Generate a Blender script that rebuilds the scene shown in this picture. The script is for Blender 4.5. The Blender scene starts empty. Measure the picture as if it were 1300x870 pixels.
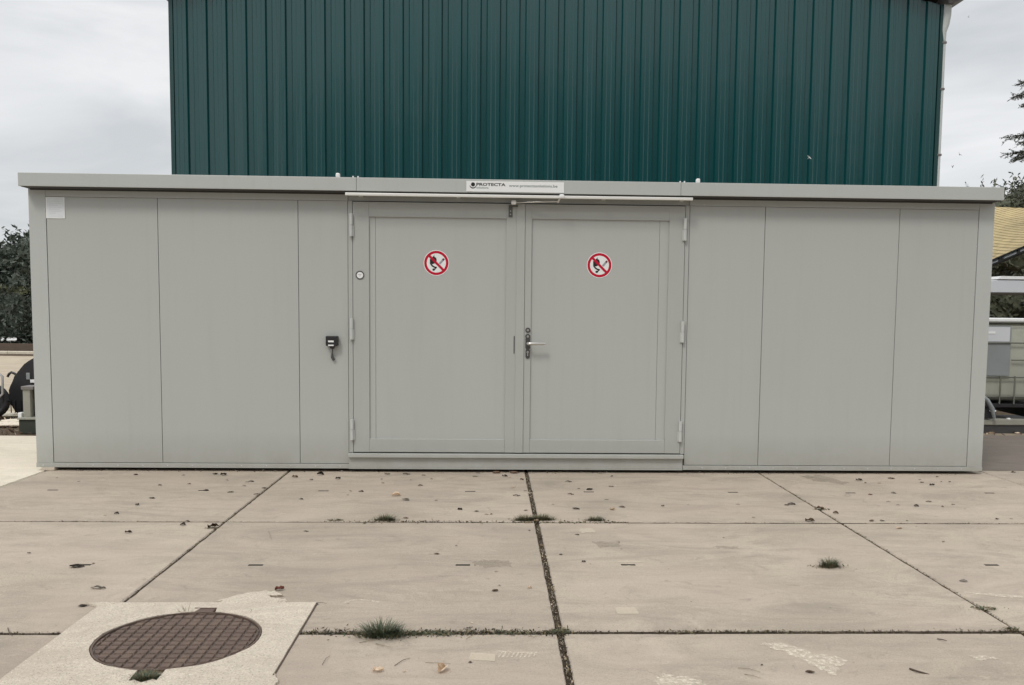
import bpy, bmesh, math, random
from mathutils import Vector, Matrix, noise
R = math.radians
sc = bpy.context.scene
col = sc.collection

# ------------------------------------------------------------------ camera
F, CX, CY, HC = 1142.48, 663.55, 485.68, 1.3647      # focal length and principal point in photo pixels, eye height
AX = Vector((0.9993842, -0.03354339, 0.01029856))
AU = Vector((-0.00760635, 0.07942139, 0.99681211))
AW = Vector((0.03425439, 0.99627661, -0.07911734))
cam = bpy.data.cameras.new("camera"); camo = bpy.data.objects.new("camera", cam); col.objects.link(camo)
cam.sensor_fit = 'HORIZONTAL'; cam.sensor_width = 36; cam.lens = F / 1300 * 36
cam.shift_x = -(CX - 650) / 1300; cam.shift_y = (CY - 435) / 1300
cam.clip_start = 0.05; cam.clip_end = 2000
m = Matrix.Identity(4)
for i in range(3):
    m[i][0] = AX[i]; m[i][1] = AU[i]; m[i][2] = -AW[i]
m.translation = Vector((0, 0, HC)); camo.matrix_world = m
sc.camera = camo

# ------------------------------------------------------------------ world: pale overcast
SUN_EL, SUN_AZ = R(52), R(212)     # azimuth clockwise from +Y: behind the camera, to the left
world = bpy.data.worlds.new("World"); sc.world = world; world.use_nodes = True
wt = world.node_tree; wn = wt.nodes; wl = wt.links; wn.clear()
def N(tree, typ, **kw):
    n = tree.nodes.new(typ)
    for k, v in kw.items(): setattr(n, k, v)
    return n
wo = N(wt, 'ShaderNodeOutputWorld'); bg = N(wt, 'ShaderNodeBackground'); bg.inputs[1].default_value = 0.1
sky = N(wt, 'ShaderNodeTexSky'); sky.sky_type = 'NISHITA'; sky.sun_disc = False
sky.sun_elevation = SUN_EL; sky.sun_rotation = SUN_AZ
tc = N(wt, 'ShaderNodeTexCoord')
mp = N(wt, 'ShaderNodeMapping'); mp.inputs['Scale'].default_value = (1.0, 1.0, 4.2); mp.inputs['Rotation'].default_value = (0.1, 0.12, 0.6)
n1 = N(wt, 'ShaderNodeTexNoise'); n1.inputs['Scale'].default_value = 2.6; n1.inputs['Detail'].default_value = 7; n1.inputs['Roughness'].default_value = .5; n1.inputs['Distortion'].default_value = .5
r1 = N(wt, 'ShaderNodeValToRGB'); r1.color_ramp.elements[0].position = .38; r1.color_ramp.elements[1].position = .62
r1.color_ramp.elements[0].color = (.64, .665, .685, 1); r1.color_ramp.elements[1].color = (.90, .905, .915, 1)
sc10 = N(wt, 'ShaderNodeVectorMath', operation='SCALE'); sc10.inputs['Scale'].default_value = 10.0
sep = N(wt, 'ShaderNodeSeparateXYZ')
mr = N(wt, 'ShaderNodeMapRange'); mr.inputs[1].default_value = 0.3; mr.inputs[2].default_value = 1.0; mr.inputs[3].default_value = 1.0; mr.inputs[4].default_value = 1.75
scz = N(wt, 'ShaderNodeVectorMath', operation='SCALE')
mx = N(wt, 'ShaderNodeMix', data_type='RGBA'); mx.inputs[0].default_value = .93
wl.new(tc.outputs['Generated'], mp.inputs[0]); wl.new(mp.outputs[0], n1.inputs['Vector']); wl.new(n1.outputs[0], r1.inputs[0])
wl.new(r1.outputs[0], sc10.inputs[0]); wl.new(tc.outputs['Generated'], sep.inputs[0]); wl.new(sep.outputs[2], mr.inputs[0])
wl.new(sc10.outputs[0], scz.inputs[0]); wl.new(mr.outputs[0], scz.inputs['Scale'])
wl.new(sky.outputs[0], mx.inputs[6]); wl.new(scz.outputs[0], mx.inputs[7]); wl.new(mx.outputs[2], bg.inputs[0]); wl.new(bg.outputs[0], wo.inputs[0])

sun = bpy.data.lights.new("sun", 'SUN'); suno = bpy.data.objects.new("sun", sun); col.objects.link(suno)
sun.energy = 1.35; sun.angle = R(14); sun.color = (1, .955, .9)
sd = Vector((math.sin(SUN_AZ) * math.cos(SUN_EL), math.cos(SUN_AZ) * math.cos(SUN_EL), math.sin(SUN_EL)))
suno.rotation_euler = sd.to_track_quat('Z', 'Y').to_euler(); suno.location = sd * 30
vs = sc.view_settings; vs.view_transform = 'Standard'; vs.look = 'None'; vs.exposure = 0; vs.gamma = 1; vs.use_curve_mapping = False

# ------------------------------------------------------------------ helpers
def ray(px, py): return AW * F + AX * (px - CX) - AU * (py - CY)
def G(px, py, z=0.0):
    d = ray(px, py); t = (z - HC) / d.z; return Vector((d.x * t, d.y * t, z))
def V(px, py, Y):
    d = ray(px, py); t = Y / d.y; return Vector((d.x * t, Y, HC + d.z * t))

def thing(name, label, cat, loc=(0, 0, 0), rz=0, group=None):
    o = bpy.data.objects.new(name, None); col.objects.link(o); o.empty_display_size = .1
    o.location = loc; o.rotation_euler = (0, 0, rz); o['label'] = label; o['category'] = cat
    if group: o['group'] = group
    return o
def tag(o, label=None, cat=None, group=None, kind=None):
    if label: o['label'] = label
    if cat: o['category'] = cat
    if group: o['group'] = group
    if kind: o['kind'] = kind
    return o
def obj(name, bm, mat, parent=None, smooth=False, kind=None, label=None):
    me = bpy.data.meshes.new(name); bm.to_mesh(me); bm.free()
    mats = mat if isinstance(mat, (list, tuple)) else [mat]
    for x in mats: me.materials.append(x)
    if smooth:
        for p in me.polygons: p.use_smooth = True
    o = bpy.data.objects.new(name, me); col.objects.link(o)
    if parent is not None: o.parent = parent
    if kind: o['kind'] = kind
    if label: o['label'] = label
    return o
def BM(): return bmesh.new()
def box(bm, x0, x1, y0, y1, z0, z1, bev=0, seg=2, M=None, mi=0):
    b = bmesh.new()
    vv = [b.verts.new((x, y, z)) for z in (z0, z1) for y in (y0, y1) for x in (x0, x1)]
    for f in ((0, 2, 3, 1), (4, 5, 7, 6), (0, 1, 5, 4), (2, 6, 7, 3), (0, 4, 6, 2), (1, 3, 7, 5)):
        b.faces.new([vv[i] for i in f])
    if bev: bmesh.ops.bevel(b, geom=b.edges[:], offset=bev, segments=seg, profile=.5, affect='EDGES')
    if M is not None: b.transform(M)
    merge(bm, b, mi)
def merge(bm, b, mi=0):
    mp_ = {}
    for v in b.verts: mp_[v] = bm.verts.new(v.co)
    for f in b.faces:
        try:
            g = bm.faces.new([mp_[v] for v in f.verts]); g.material_index = mi; g.smooth = f.smooth
        except ValueError: pass
    b.free()
def tube(bm, pts, rad, n=8, caps=True, mi=0):
    pts = [Vector(p) for p in pts]; rads = rad if isinstance(rad, (list, tuple)) else [rad] * len(pts)
    rings = []; up = None
    for i, p in enumerate(pts):
        t = (pts[min(i + 1, len(pts) - 1)] - pts[max(i - 1, 0)]).normalized()
        if up is None: up = Vector((0, 0, 1)) if abs(t.z) < .9 else Vector((1, 0, 0))
        a = t.cross(up).normalized(); b = a.cross(t).normalized(); up = b
        rings.append([bm.verts.new(p + (a * math.cos(k * 2 * math.pi / n) + b * math.sin(k * 2 * math.pi / n)) * rads[i]) for k in range(n)])
    for i in range(len(rings) - 1):
        for k in range(n):
            f = bm.faces.new((rings[i][k], rings[i][(k + 1) % n], rings[i + 1][(k + 1) % n], rings[i + 1][k])); f.smooth = True; f.material_index = mi
    if caps:
        f = bm.faces.new([bm.verts.new(v.co) for v in rings[0][::-1]]); f.material_index = mi
        f = bm.faces.new([bm.verts.new(v.co) for v in rings[-1]]); f.material_index = mi
def disc(bm, c, r, y, n=40, r0=0, depth=0.0, a0=0, mi=0):
    """disc or ring facing -Y with centre c=(x,z) on plane y, extruded back by depth"""
    o = [bm.verts.new((c[0] + r * math.cos(2 * math.pi * k / n), y, c[1] + r * math.sin(2 * math.pi * k / n))) for k in range(n)]
    if r0:
        i_ = [bm.verts.new((c[0] + r0 * math.cos(2 * math.pi * k / n), y, c[1] + r0 * math.sin(2 * math.pi * k / n))) for k in range(n)]
        for k in range(n): bm.faces.new((o[k], o[(k + 1) % n], i_[(k + 1) % n], i_[k])).material_index = mi
    else: bm.faces.new(o).material_index = mi
    if depth:
        b = [bm.verts.new(v.co + Vector((0, depth, 0))) for v in o]
        for k in range(n): bm.faces.new((o[k], b[k], b[(k + 1) % n], o[(k + 1) % n])).material_index = mi
def poly(bm, pts, y, depth=0.0, mi=0):
    """polygon of (x,z) points facing -Y"""
    a = [bm.verts.new((p[0], y, p[1])) for p in pts]; bm.faces.new(a).material_index = mi
    if depth:
        b = [bm.verts.new((p[0], y + depth, p[1])) for p in pts]; bm.faces.new(b[::-1]).material_index = mi
        n = len(pts)
        for k in range(n): bm.faces.new((a[k], b[k], b[(k + 1) % n], a[(k + 1) % n])).material_index = mi
def stroke(bm, pts, w, y):
    """flat brush line of (x,z) points on plane y"""
    for (a, b) in zip(pts[:-1], pts[1:]):
        a = Vector(a); b = Vector(b); d = (b - a).normalized(); n_ = Vector((-d.y, d.x)) * w / 2; e = d * w * .2
        q = [a - e - n_, b + e - n_, b + e + n_, a - e + n_]
        bm.faces.new([bm.verts.new((p.x, y, p.y)) for p in q])

def text_bm(s, x0, x1, z0, z1, y, bold=0.0):
    cu = bpy.data.curves.new('t', 'FONT'); cu.body = s; cu.offset = bold; cu.resolution_u = 3
    to = bpy.data.objects.new('t', cu); col.objects.link(to)
    dg = bpy.context.evaluated_depsgraph_get(); me = bpy.data.meshes.new_from_object(to.evaluated_get(dg))
    bm = BM(); bm.from_mesh(me)
    bpy.data.objects.remove(to); bpy.data.curves.remove(cu); bpy.data.meshes.remove(me)
    xs = [v.co.x for v in bm.verts]; ys = [v.co.y for v in bm.verts]
    ax, bx, ay, by = min(xs), max(xs), min(ys), max(ys)
    for v in bm.verts:
        v.co = Vector((x0 + (v.co.x - ax) / (bx - ax) * (x1 - x0), y, z0 + (v.co.y - ay) / (by - ay) * (z1 - z0)))
    return bm

# ------------------------------------------------------------------ materials
def mat(name, color, rough=.6, metal=0, spec=.5, var=0.0, vscale=3.0, bump=0.0, bscale=60, coat=0, stretch=(1, 1, 1), dirt=None, dscale=2, damt=.5, dlo=.55, dhi=.75, rvar=0.0):
    mt = bpy.data.materials.new(name); mt.use_nodes = True; t = mt.node_tree; l = t.links; p = t.nodes['Principled BSDF']
    p.inputs['Roughness'].default_value = rough; p.inputs['Metallic'].default_value = metal
    p.inputs['Specular IOR Level'].default_value = spec; p.inputs['Coat Weight'].default_value = coat
    p.inputs['Base Color'].default_value = (*color, 1)
    tcn = N(t, 'ShaderNodeNewGeometry'); mpn = N(t, 'ShaderNodeMapping'); mpn.inputs['Scale'].default_value = stretch
    l.new(tcn.outputs['Position'], mpn.inputs[0]); src = None
    if var:
        nz = N(t, 'ShaderNodeTexNoise'); nz.inputs['Scale'].default_value = vscale; nz.inputs['Detail'].default_value = 6
        l.new(mpn.outputs[0], nz.inputs['Vector'])
        a = N(t, 'ShaderNodeMix', data_type='RGBA')
        a.inputs[6].default_value = (*[c * (1 - var) for c in color], 1); a.inputs[7].default_value = (*[min(1, c * (1 + var)) for c in color], 1)
        l.new(nz.outputs[0], a.inputs[0]); src = a.outputs[2]
        if rvar:
            q = N(t, 'ShaderNodeMapRange'); q.inputs[3].default_value = rough - rvar; q.inputs[4].default_value = rough + rvar
            l.new(nz.outputs[0], q.inputs[0]); l.new(q.outputs[0], p.inputs['Roughness'])
    if dirt:
        nz = N(t, 'ShaderNodeTexNoise'); nz.inputs['Scale'].default_value = dscale; nz.inputs['Detail'].default_value = 8; nz.inputs['Roughness'].default_value = .65
        l.new(mpn.outputs[0], nz.inputs['Vector'])
        q = N(t, 'ShaderNodeMapRange'); q.inputs[1].default_value = dlo; q.inputs[2].default_value = dhi; q.inputs[4].default_value = damt
        l.new(nz.outputs[0], q.inputs[0])
        a = N(t, 'ShaderNodeMix', data_type='RGBA'); a.inputs[6].default_value = (*color, 1); a.inputs[7].default_value = (*dirt, 1)
        if src: l.new(src, a.inputs[6])
        l.new(q.outputs[0], a.inputs[0]); src = a.outputs[2]
    if src: l.new(src, p.inputs['Base Color'])
    if bump:
        nz = N(t, 'ShaderNodeTexNoise'); nz.inputs['Scale'].default_value = bscale; nz.inputs['Detail'].default_value = 5
        l.new(mpn.outputs[0], nz.inputs['Vector'])
        b = N(t, 'ShaderNodeBump'); b.inputs['Strength'].default_value = bump; b.inputs['Distance'].default_value = .01
        l.new(nz.outputs[0], b.inputs['Height']); l.new(b.outputs[0], p.inputs['Normal'])
    return mt

def concrete(name, base, tint2, stain, speck=.5, rnd=.07, streak=True):
    """weathered slab concrete in world space: mottling, long faint streaks, sand grain, pits, per-slab tone"""
    mt = bpy.data.materials.new(name); mt.use_nodes = True; t = mt.node_tree; l = t.links; p = t.nodes['Principled BSDF']
    p.inputs['Roughness'].default_value = .88; p.inputs['Specular IOR Level'].default_value = .25
    g = N(t, 'ShaderNodeNewGeometry'); oi = N(t, 'ShaderNodeObjectInfo')
    def noise_(scale, det=6, rough=.6, st=(1, 1, 1), dist=0, off=0.0):
        mpn = N(t, 'ShaderNodeMapping'); mpn.inputs['Scale'].default_value = st; mpn.inputs['Location'].default_value = (off, off * .7, 0)
        l.new(g.outputs['Position'], mpn.inputs[0])
        n_ = N(t, 'ShaderNodeTexNoise'); n_.inputs['Scale'].default_value = scale; n_.inputs['Detail'].default_value = det
        n_.inputs['Roughness'].default_value = rough; n_.inputs['Distortion'].default_value = dist
        l.new(mpn.outputs[0], n_.inputs['Vector']); return n_.outputs[0]
    def rng(x, a, b, c, d):
        q = N(t, 'ShaderNodeMapRange'); q.inputs[1].default_value = a; q.inputs[2].default_value = b; q.inputs[3].default_value = c; q.inputs[4].default_value = d
        l.new(x, q.inputs[0]); return q.outputs[0]
    def mixc(fac, A, B):
        a = N(t, 'ShaderNodeMix', data_type='RGBA')
        for k, s in ((6, A), (7, B)):
            if isinstance(s, tuple): a.inputs[k].default_value = (*s, 1)
            else: l.new(s, a.inputs[k])
        if isinstance(fac, float): a.inputs[0].default_value = fac
        else: l.new(fac, a.inputs[0])
        return a.outputs[2]
    c = mixc(rng(noise_(.9, 6, .6, dist=1.0), .38, .62, 0, 1), base, tint2)
    c = mixc(rng(noise_(2.6, 8, .68, st=(.55, 1.3, 1), dist=1.6, off=7), .44, .64, 0, .8), c, stain)
    if streak:
        c = mixc(rng(noise_(3.2, 8, .7, st=(.22, 2.6, 1), dist=.4, off=3), .52, .72, 0, .32), c, tuple(min(1, x * 1.25) for x in base))
        c = mixc(rng(noise_(5.5, 7, .7, st=(.3, 3.0, 1), dist=.8, off=11), .56, .74, 0, .38), c, tuple(x * .66 for x in stain))
    c = mixc(rng(noise_(38, 5, .75, off=5), .35, .65, 0, .42), c, tuple(x * .72 for x in base))
    c = mixc(rng(noise_(120, 4, .85, off=2), .53, .62, 0, speck * 1.3), c, tuple(x * .48 for x in base))
    c = mixc(rng(noise_(90, 3, .8, off=9), .60, .70, 0, speck * .8), c, tuple(min(1, x * 1.5) for x in base))
    if streak:
        c = mixc(rng(noise_(1.7, 4, .5, off=21), .42, .6, 0, .35), c, (base[0] * .97, base[1] * .93, base[2] * .97))
        c = mixc(rng(noise_(6.5, 9, .8, dist=.8, off=31), .57, .66, 0, .5), c, tuple(x * .8 for x in stain))
        c = mixc(rng(noise_(11, 6, .7, off=17), .6, .75, 0, .4), c, tuple(min(1, x * 1.3) for x in base))
    vo = N(t, 'ShaderNodeTexVoronoi'); vo.inputs['Scale'].default_value = 55; l.new(g.outputs['Position'], vo.inputs['Vector'])
    c = mixc(rng(vo.outputs['Distance'], .06, .16, .55 if speck > .45 else .3, 0), c, tuple(x * .42 for x in base))
    hs = N(t, 'ShaderNodeHueSaturation'); l.new(c, hs.inputs['Color']); l.new(rng(oi.outputs['Random'], 0, 1, 1 - rnd, 1 + rnd), hs.inputs['Value'])
    l.new(hs.outputs[0], p.inputs['Base Color'])
    b = N(t, 'ShaderNodeBump'); b.inputs['Strength'].default_value = .7; b.inputs['Distance'].default_value = .008
    l.new(noise_(70, 8, .75), b.inputs['Height'])
    b2 = N(t, 'ShaderNodeBump'); b2.inputs['Strength'].default_value = .35; b2.inputs['Distance'].default_value = .02
    l.new(noise_(7, 5, .6), b2.inputs['Height']); l.new(b.outputs[0], b2.inputs['Normal']); l.new(b2.outputs[0], p.inputs['Normal'])
    return mt

def faded(name, color, amt=.7, scale=30, lo=.4, hi=.6, stretch=(1, 1, 1)):
    """a worn thin mark: patchy coverage"""
    mt = mat(name, color, .9); t = mt.node_tree; l = t.links; p = t.nodes['Principled BSDF']
    g = N(t, 'ShaderNodeNewGeometry'); mpn = N(t, 'ShaderNodeMapping'); mpn.inputs['Scale'].default_value = stretch; l.new(g.outputs['Position'], mpn.inputs[0])
    nz = N(t, 'ShaderNodeTexNoise'); nz.inputs['Scale'].default_value = scale; nz.inputs['Detail'].default_value = 7; nz.inputs['Roughness'].default_value = .7; l.new(mpn.outputs[0], nz.inputs['Vector'])
    q = N(t, 'ShaderNodeMapRange'); q.inputs[1].default_value = lo; q.inputs[2].default_value = hi; q.inputs[4].default_value = amt
    l.new(nz.outputs[0], q.inputs[0]); l.new(q.outputs[0], p.inputs['Alpha']); return mt

M_slab = concrete('slab_concrete', (.500, .428, .342), (.415, .353, .280), (.305, .264, .216))
M_cream = concrete('cream_concrete', (.80, .73, .59), (.74, .67, .54), (.62, .56, .45), speck=.2, rnd=.02)
M_pad = concrete('pad_concrete', (.68, .60, .49), (.62, .545, .445), (.50, .43, .345), speck=.85, rnd=0, streak=False)
M_edge = concrete('worn_slab_edge', (.56, .49, .40), (.50, .43, .34), (.40, .34, .27), speck=.7)
M_asph = concrete('dark_yard_surface', (.22, .19, .16), (.185, .16, .135), (.15, .13, .11), speck=.4, rnd=.03)
M_soil = mat('soil', (.115, .088, .062), .95, spec=.1, var=.55, vscale=14, bump=1.0, bscale=120, dirt=(.19, .155, .115), dscale=55, damt=.9, dlo=.52, dhi=.66)
M_road = concrete('pale_road', (.58, .50, .38), (.52, .45, .34), (.38, .31, .22), speck=.3, rnd=0)
M_grey = mat('container_grey_paint', (.438, .454, .432), .42, spec=.45, var=.025, vscale=1.3, bump=.03, bscale=220, dirt=(.41, .42, .392), dscale=.9, damt=.4, stretch=(1.2, 1, .5))
M_grey2 = mat('container_grey_trim', (.462, .482, .462), .40, spec=.5, var=.03, vscale=3, bump=.02, bscale=120)
M_grey3 = mat('door_grey_paint', (.415, .430, .408), .42, spec=.45, var=.03, vscale=1.6, bump=.03, bscale=220)
M_hinge = mat('hinge_paint', (.52, .54, .52), .35, spec=.6)
M_gap = mat('dark_gap_shade', (.06, .06, .058), .8)  # dark fill of joints and slots, also painted shade under the fascia
M_galv = mat('galvanised_steel', (.55, .56, .56), .38, metal=.7, var=.1, vscale=30)
M_railw = mat('pale_aluminium', (.80, .80, .76), .35, metal=.15, spec=.6)
M_steel = mat('brushed_steel', (.62, .61, .58), .28, metal=.9)
M_dkst = mat('dark_steel', (.10, .10, .10), .4, metal=.6)
M_white = mat('white_plate', (.82, .83, .82), .4, var=.02, vscale=8)
M_notice = mat('white_notice_film', (.72, .76, .78), .35, var=.08, vscale=14)
M_red = mat('sign_red', (.50, .003, .03), .6, spec=.3)
M_black = mat('black_print', (.012, .012, .013), .5)
M_cig = mat('grey_print', (.34, .33, .37), .5)
M_teal = mat('teal_print', (.05, .12, .11), .5)
M_blkpl = mat('black_plastic', (.018, .017, .019), .45, bump=.1, bscale=40)
M_green = mat('green_cladding', (.001, .056, .058), .24, spec=.75, coat=.12, var=.05, vscale=2.2, stretch=(6, 1, .25), rvar=.015, dirt=(.003, .060, .062), dscale=5, damt=.25)
M_greend = mat('green_trim', (.004, .045, .044), .4, spec=.6)
M_gutter = mat('grey_brown_gutter', (.17, .155, .145), .5, var=.2, vscale=9)
M_pipe = mat('grey_plastic_pipe', (.52, .55, .53), .5, var=.1, vscale=6)
M_iron = mat('rusty_cast_iron', (.140, .097, .076), .62, metal=.25, var=.3, vscale=9, bump=.5, bscale=180, dirt=(.20, .14, .10), dscale=9, damt=.7, dlo=.5, dhi=.7)
M_iron2 = mat('cast_iron_groove', (.105, .08, .066), .8, var=.3, vscale=20, bump=.6, bscale=160)
M_grass = mat('grass_blades', (.062, .085, .045), .6, var=.5, vscale=60)
M_dry = mat('dry_grass', (.20, .16, .09), .8, var=.4, vscale=60)
M_moss = mat('moss', (.075, .075, .038), .95, var=.5, vscale=80, bump=1, bscale=200)
LEAFM = [mat('leaf_dark', (.045, .033, .024), .8, var=.4, vscale=90), mat('leaf_brown', (.12, .075, .045), .8, var=.4, vscale=90),
         mat('leaf_pale', (.70, .56, .41), .8, var=.2, vscale=90), mat('leaf_red', (.22, .08, .055), .8, var=.3, vscale=90), mat('leaf_grey', (.25, .225, .19), .8, var=.3, vscale=90)]
M_twig = mat('twig_bark', (.085, .062, .045), .9, var=.3, vscale=50)
M_fol = mat('dark_foliage', (.075, .092, .070), .7, var=.6, vscale=5)
M_fold = mat('added_tree_dark_foliage', (.012, .018, .011), .8, var=.5, vscale=2)  # very dark, for the added trees mirrored in the barn
M_fol2 = mat('olive_foliage', (.085, .090, .055), .7, var=.6, vscale=6)
M_hedge = mat('hedge_foliage', (.068, .085, .066), .7, var=.6, vscale=5)
M_hedge2 = mat('hedge_new_growth', (.12, .13, .07), .7, var=.4, vscale=9)
M_conif = mat('conifer_needles', (.095, .105, .080), .8, var=.5, vscale=12)
M_bark = mat('bark', (.075, .06, .048), .95, var=.4, vscale=12, bump=1, bscale=40)
M_roofy = mat('ochre_roof_sheet', (.47, .37, .18), .7, var=.3, vscale=5.0, stretch=(1, 1, 3), dirt=(.30, .235, .115), dscale=3.4, damt=.8, dlo=.45, dhi=.68)
M_tank = mat('milky_tank_plastic', (.40, .41, .345), .42, spec=.5, var=.12, vscale=3, dirt=(.20, .18, .12), dscale=3, damt=.5)
M_label = mat('tank_metal_plate', (.30, .325, .33), .4, metal=.35, var=.12, vscale=4)
M_post = mat('grey_post_paint', (.30, .295, .25), .7, var=.12, vscale=10)
M_timber = mat('weathered_timber', (.12, .088, .066), .9, var=.35, vscale=6, stretch=(1, 1, 5))
M_plinth = mat('dark_green_box', (.035, .042, .03), .7, var=.3, vscale=8)
M_panelw = mat('off_white_panel', (.60, .62, .64), .5, var=.05, vscale=4)

def weather(mt, dirt):
    t = mt.node_tree; l = t.links; p = t.nodes['Principled BSDF']; src = p.inputs['Base Color'].links[0].from_socket
    g = N(t, 'ShaderNodeNewGeometry'); mpn = N(t, 'ShaderNodeMapping'); mpn.inputs['Scale'].default_value = (9, 1, .35); l.new(g.outputs['Position'], mpn.inputs[0])
    nz = N(t, 'ShaderNodeTexNoise'); nz.inputs['Scale'].default_value = 2.2; nz.inputs['Detail'].default_value = 7; l.new(mpn.outputs[0], nz.inputs['Vector'])
    q = N(t, 'ShaderNodeMapRange'); q.inputs[1].default_value = .52; q.inputs[2].default_value = .78; q.inputs[4].default_value = .12; l.new(nz.outputs[0], q.inputs[0])
    a = N(t, 'ShaderNodeMix', data_type='RGBA'); a.inputs[7].default_value = (*dirt, 1); l.new(src, a.inputs[6]); l.new(q.outputs[0], a.inputs[0])
    sp = N(t, 'ShaderNodeSeparateXYZ'); l.new(g.outputs['Position'], sp.inputs[0])
    n2 = N(t, 'ShaderNodeTexNoise'); n2.inputs['Scale'].default_value = 7; n2.inputs['Detail'].default_value = 8; n2.inputs['Roughness'].default_value = .7; l.new(g.outputs['Position'], n2.inputs['Vector'])
    h1 = N(t, 'ShaderNodeMapRange'); h1.inputs[1].default_value = .02; h1.inputs[2].default_value = .34; h1.inputs[3].default_value = .8; h1.inputs[4].default_value = 0; l.new(sp.outputs[2], h1.inputs[0])
    h2 = N(t, 'ShaderNodeMath', operation='MULTIPLY'); l.new(h1.outputs[0], h2.inputs[0]); l.new(n2.outputs[0], h2.inputs[1])
    b = N(t, 'ShaderNodeMix', data_type='RGBA'); b.inputs[7].default_value = (dirt[0] * .78, dirt[1] * .72, dirt[2] * .62, 1); l.new(a.outputs[2], b.inputs[6]); l.new(h2.outputs[0], b.inputs[0])
    l.new(b.outputs[2], p.inputs['Base Color'])
for m_ in (M_grey, M_grey2, M_grey3): weather(m_, (.345, .345, .315))

# ------------------------------------------------------------------ ground
X0, Y1 = .2985, 3.734          # a column joint and a row joint of the two metre slab grid
DW = 7.546                     # front wall of the container
bm = BM()
S = 300
gv = [bm.verts.new((x, y, -.022)) for x, y in ((-S, -S), (S, -S), (S, S), (-S, S))]; bm.faces.new(gv)
ground = obj('ground', bm, M_soil, kind='structure')

rg = random.Random(5)
def slab(name, x0, x1, y0, y1, m_, parent, slots=(), tilt=True, thick=.12, z=0.0):
    """a cast slab: jittered worn arris, slightly out of level, lifting slots as real recesses"""
    bm = BM(); nx = max(8, int((x1 - x0) / .06)); ny = max(8, int((y1 - y0) / .06))
    sd_ = rg.random() * 100
    xs = sorted(set([x0 + (x1 - x0) * i / nx for i in range(nx + 1)])); ys = [y0 + (y1 - y0) * j / ny for j in range(ny + 1)]
    def per(inset, zz, amp):
        out = []
        def j(a, b): return (noise.noise(Vector((a * 9, b * 9, sd_))) * .6 + noise.noise(Vector((a * 31, b * 31, sd_))) * .4) * amp
        for x in xs[:-1]: out.append((x, y0 + inset + abs(j(x, y0)), zz))
        for y in ys[:-1]: out.append((x1 - inset - abs(j(x1, y)), y, zz))
        for x in xs[:0:-1]: out.append((x, y1 - inset - abs(j(x, y1)), zz))
        for y in ys[:0:-1]: out.append((x0 + inset + abs(j(x0, y)), y, zz))
        n_ = len(out); c = []
        for k, (a, b, d) in enumerate(out):    # keep corners inside
            c.append((min(max(a, x0 + inset), x1 - inset), min(max(b, y0 + inset), y1 - inset), d))
        return c
    lev = [per(0, z - thick, 0), per(0, z - .008, .006), per(.0045, z, .010)]
    rings = [[bm.verts.new(p) for p in L] for L in lev]; n_ = len(rings[0])
    for a, b in zip(rings[:-1], rings[1:]):
        for k in range(n_): bm.faces.new((a[k], a[(k + 1) % n_], b[(k + 1) % n_], b[k])).material_index = 0 if a is rings[0] else 2
    # top: inner rectangle grid with slot holes, joined to the worn rim by triangle fill
    gx = [x0 + .03]; gy = [y0 + .03]
    for (sx, sy, w, d) in slots: gx += [sx - w / 2, sx + w / 2]; gy += [sy - d / 2, sy + d / 2]
    gx = sorted(set(gx + [x1 - .03])); gy = sorted(set(gy + [y1 - .03]))
    gridv = [[bm.verts.new((x, y, z)) for x in gx] for y in gy]
    for j_ in range(len(gy) - 1):
        for i_ in range(len(gx) - 1):
            cx_ = (gx[i_] + gx[i_ + 1]) / 2; cy_ = (gy[j_] + gy[j_ + 1]) / 2
            q = (gridv[j_][i_], gridv[j_][i_ + 1], gridv[j_ + 1][i_ + 1], gridv[j_ + 1][i_])
            if any(abs(cx_ - s[0]) < s[2] / 2 and abs(cy_ - s[1]) < s[3] / 2 for s in slots):
                lo = [bm.verts.new(v.co + Vector((0, 0, -.05))) for v in q]; bm.faces.new(lo).material_index = 1
                for k in range(4): bm.faces.new((q[k], q[(k + 1) % 4], lo[(k + 1) % 4], lo[k])).material_index = 1
            else: bm.faces.new(q)
    rim = [e for e in bm.edges if len(e.link_faces) == 1 and all(abs(v.co.z - z) < 1e-5 for v in e.verts)]
    bmesh.ops.triangle_fill(bm, use_beauty=True, use_dissolve=False, edges=rim)
    bmesh.ops.recalc_face_normals(bm, faces=bm.faces[:])
    o = obj(name, bm, [m_, M_gap, M_edge if m_ is M_slab else m_], parent)
    if tilt:
        c = Vector(((x0 + x1) / 2, (y0 + y1) / 2, 0)); o.data.transform(Matrix.Translation(-c)); o.location = c
        o.rotation_euler = (rg.uniform(-.0012, .0012), rg.uniform(-.0012, .0012), rg.uniform(-.0012, .0012))
    return o
SL = {}
for ky in range(-3, 3):
    for kx in range(-3, 4):
        xa, xb = X0 + 2 * kx, X0 + 2 * kx + 2; ya, yb = Y1 + 2 * ky, Y1 + 2 * ky + 2
        if kx == -3 and ky >= 1: continue
        if ky == 2 and kx >= 2: continue
        gl = .014 if kx == 0 else .0075; gr = .014 if kx == -1 else .0075
        gf = .021 if ky == 0 else (.013 if ky == 1 else .006); gb = .019 if ky == -1 else (.012 if ky == 0 else .006)
        yc = (ya + yb) / 2 + (.02 if ky == 0 else 0)
        sl = [(xa + .45 + rg.uniform(-.01, .01), yc + rg.uniform(-.008, .008), .078, .026), (xa + 1.55 + rg.uniform(-.01, .01), yc, .078, .026)]
        SL[kx, ky] = slab('slab', xa + gl, xb - gr, ya + gf, yb - gb, M_slab, ground, sl)
ca = slab('cream_slab', -9.7, X0 - 4 - .007, Y1 + 2.02, 9.58, M_cream, ground, tilt=False, z=.001); ca['label'] = 'pale cream concrete slab left of the container'
slab('dark_slab', X0 + 4.02, 11.5, Y1 + 4.01, 10.05, M_asph, ground, tilt=False)

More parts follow.
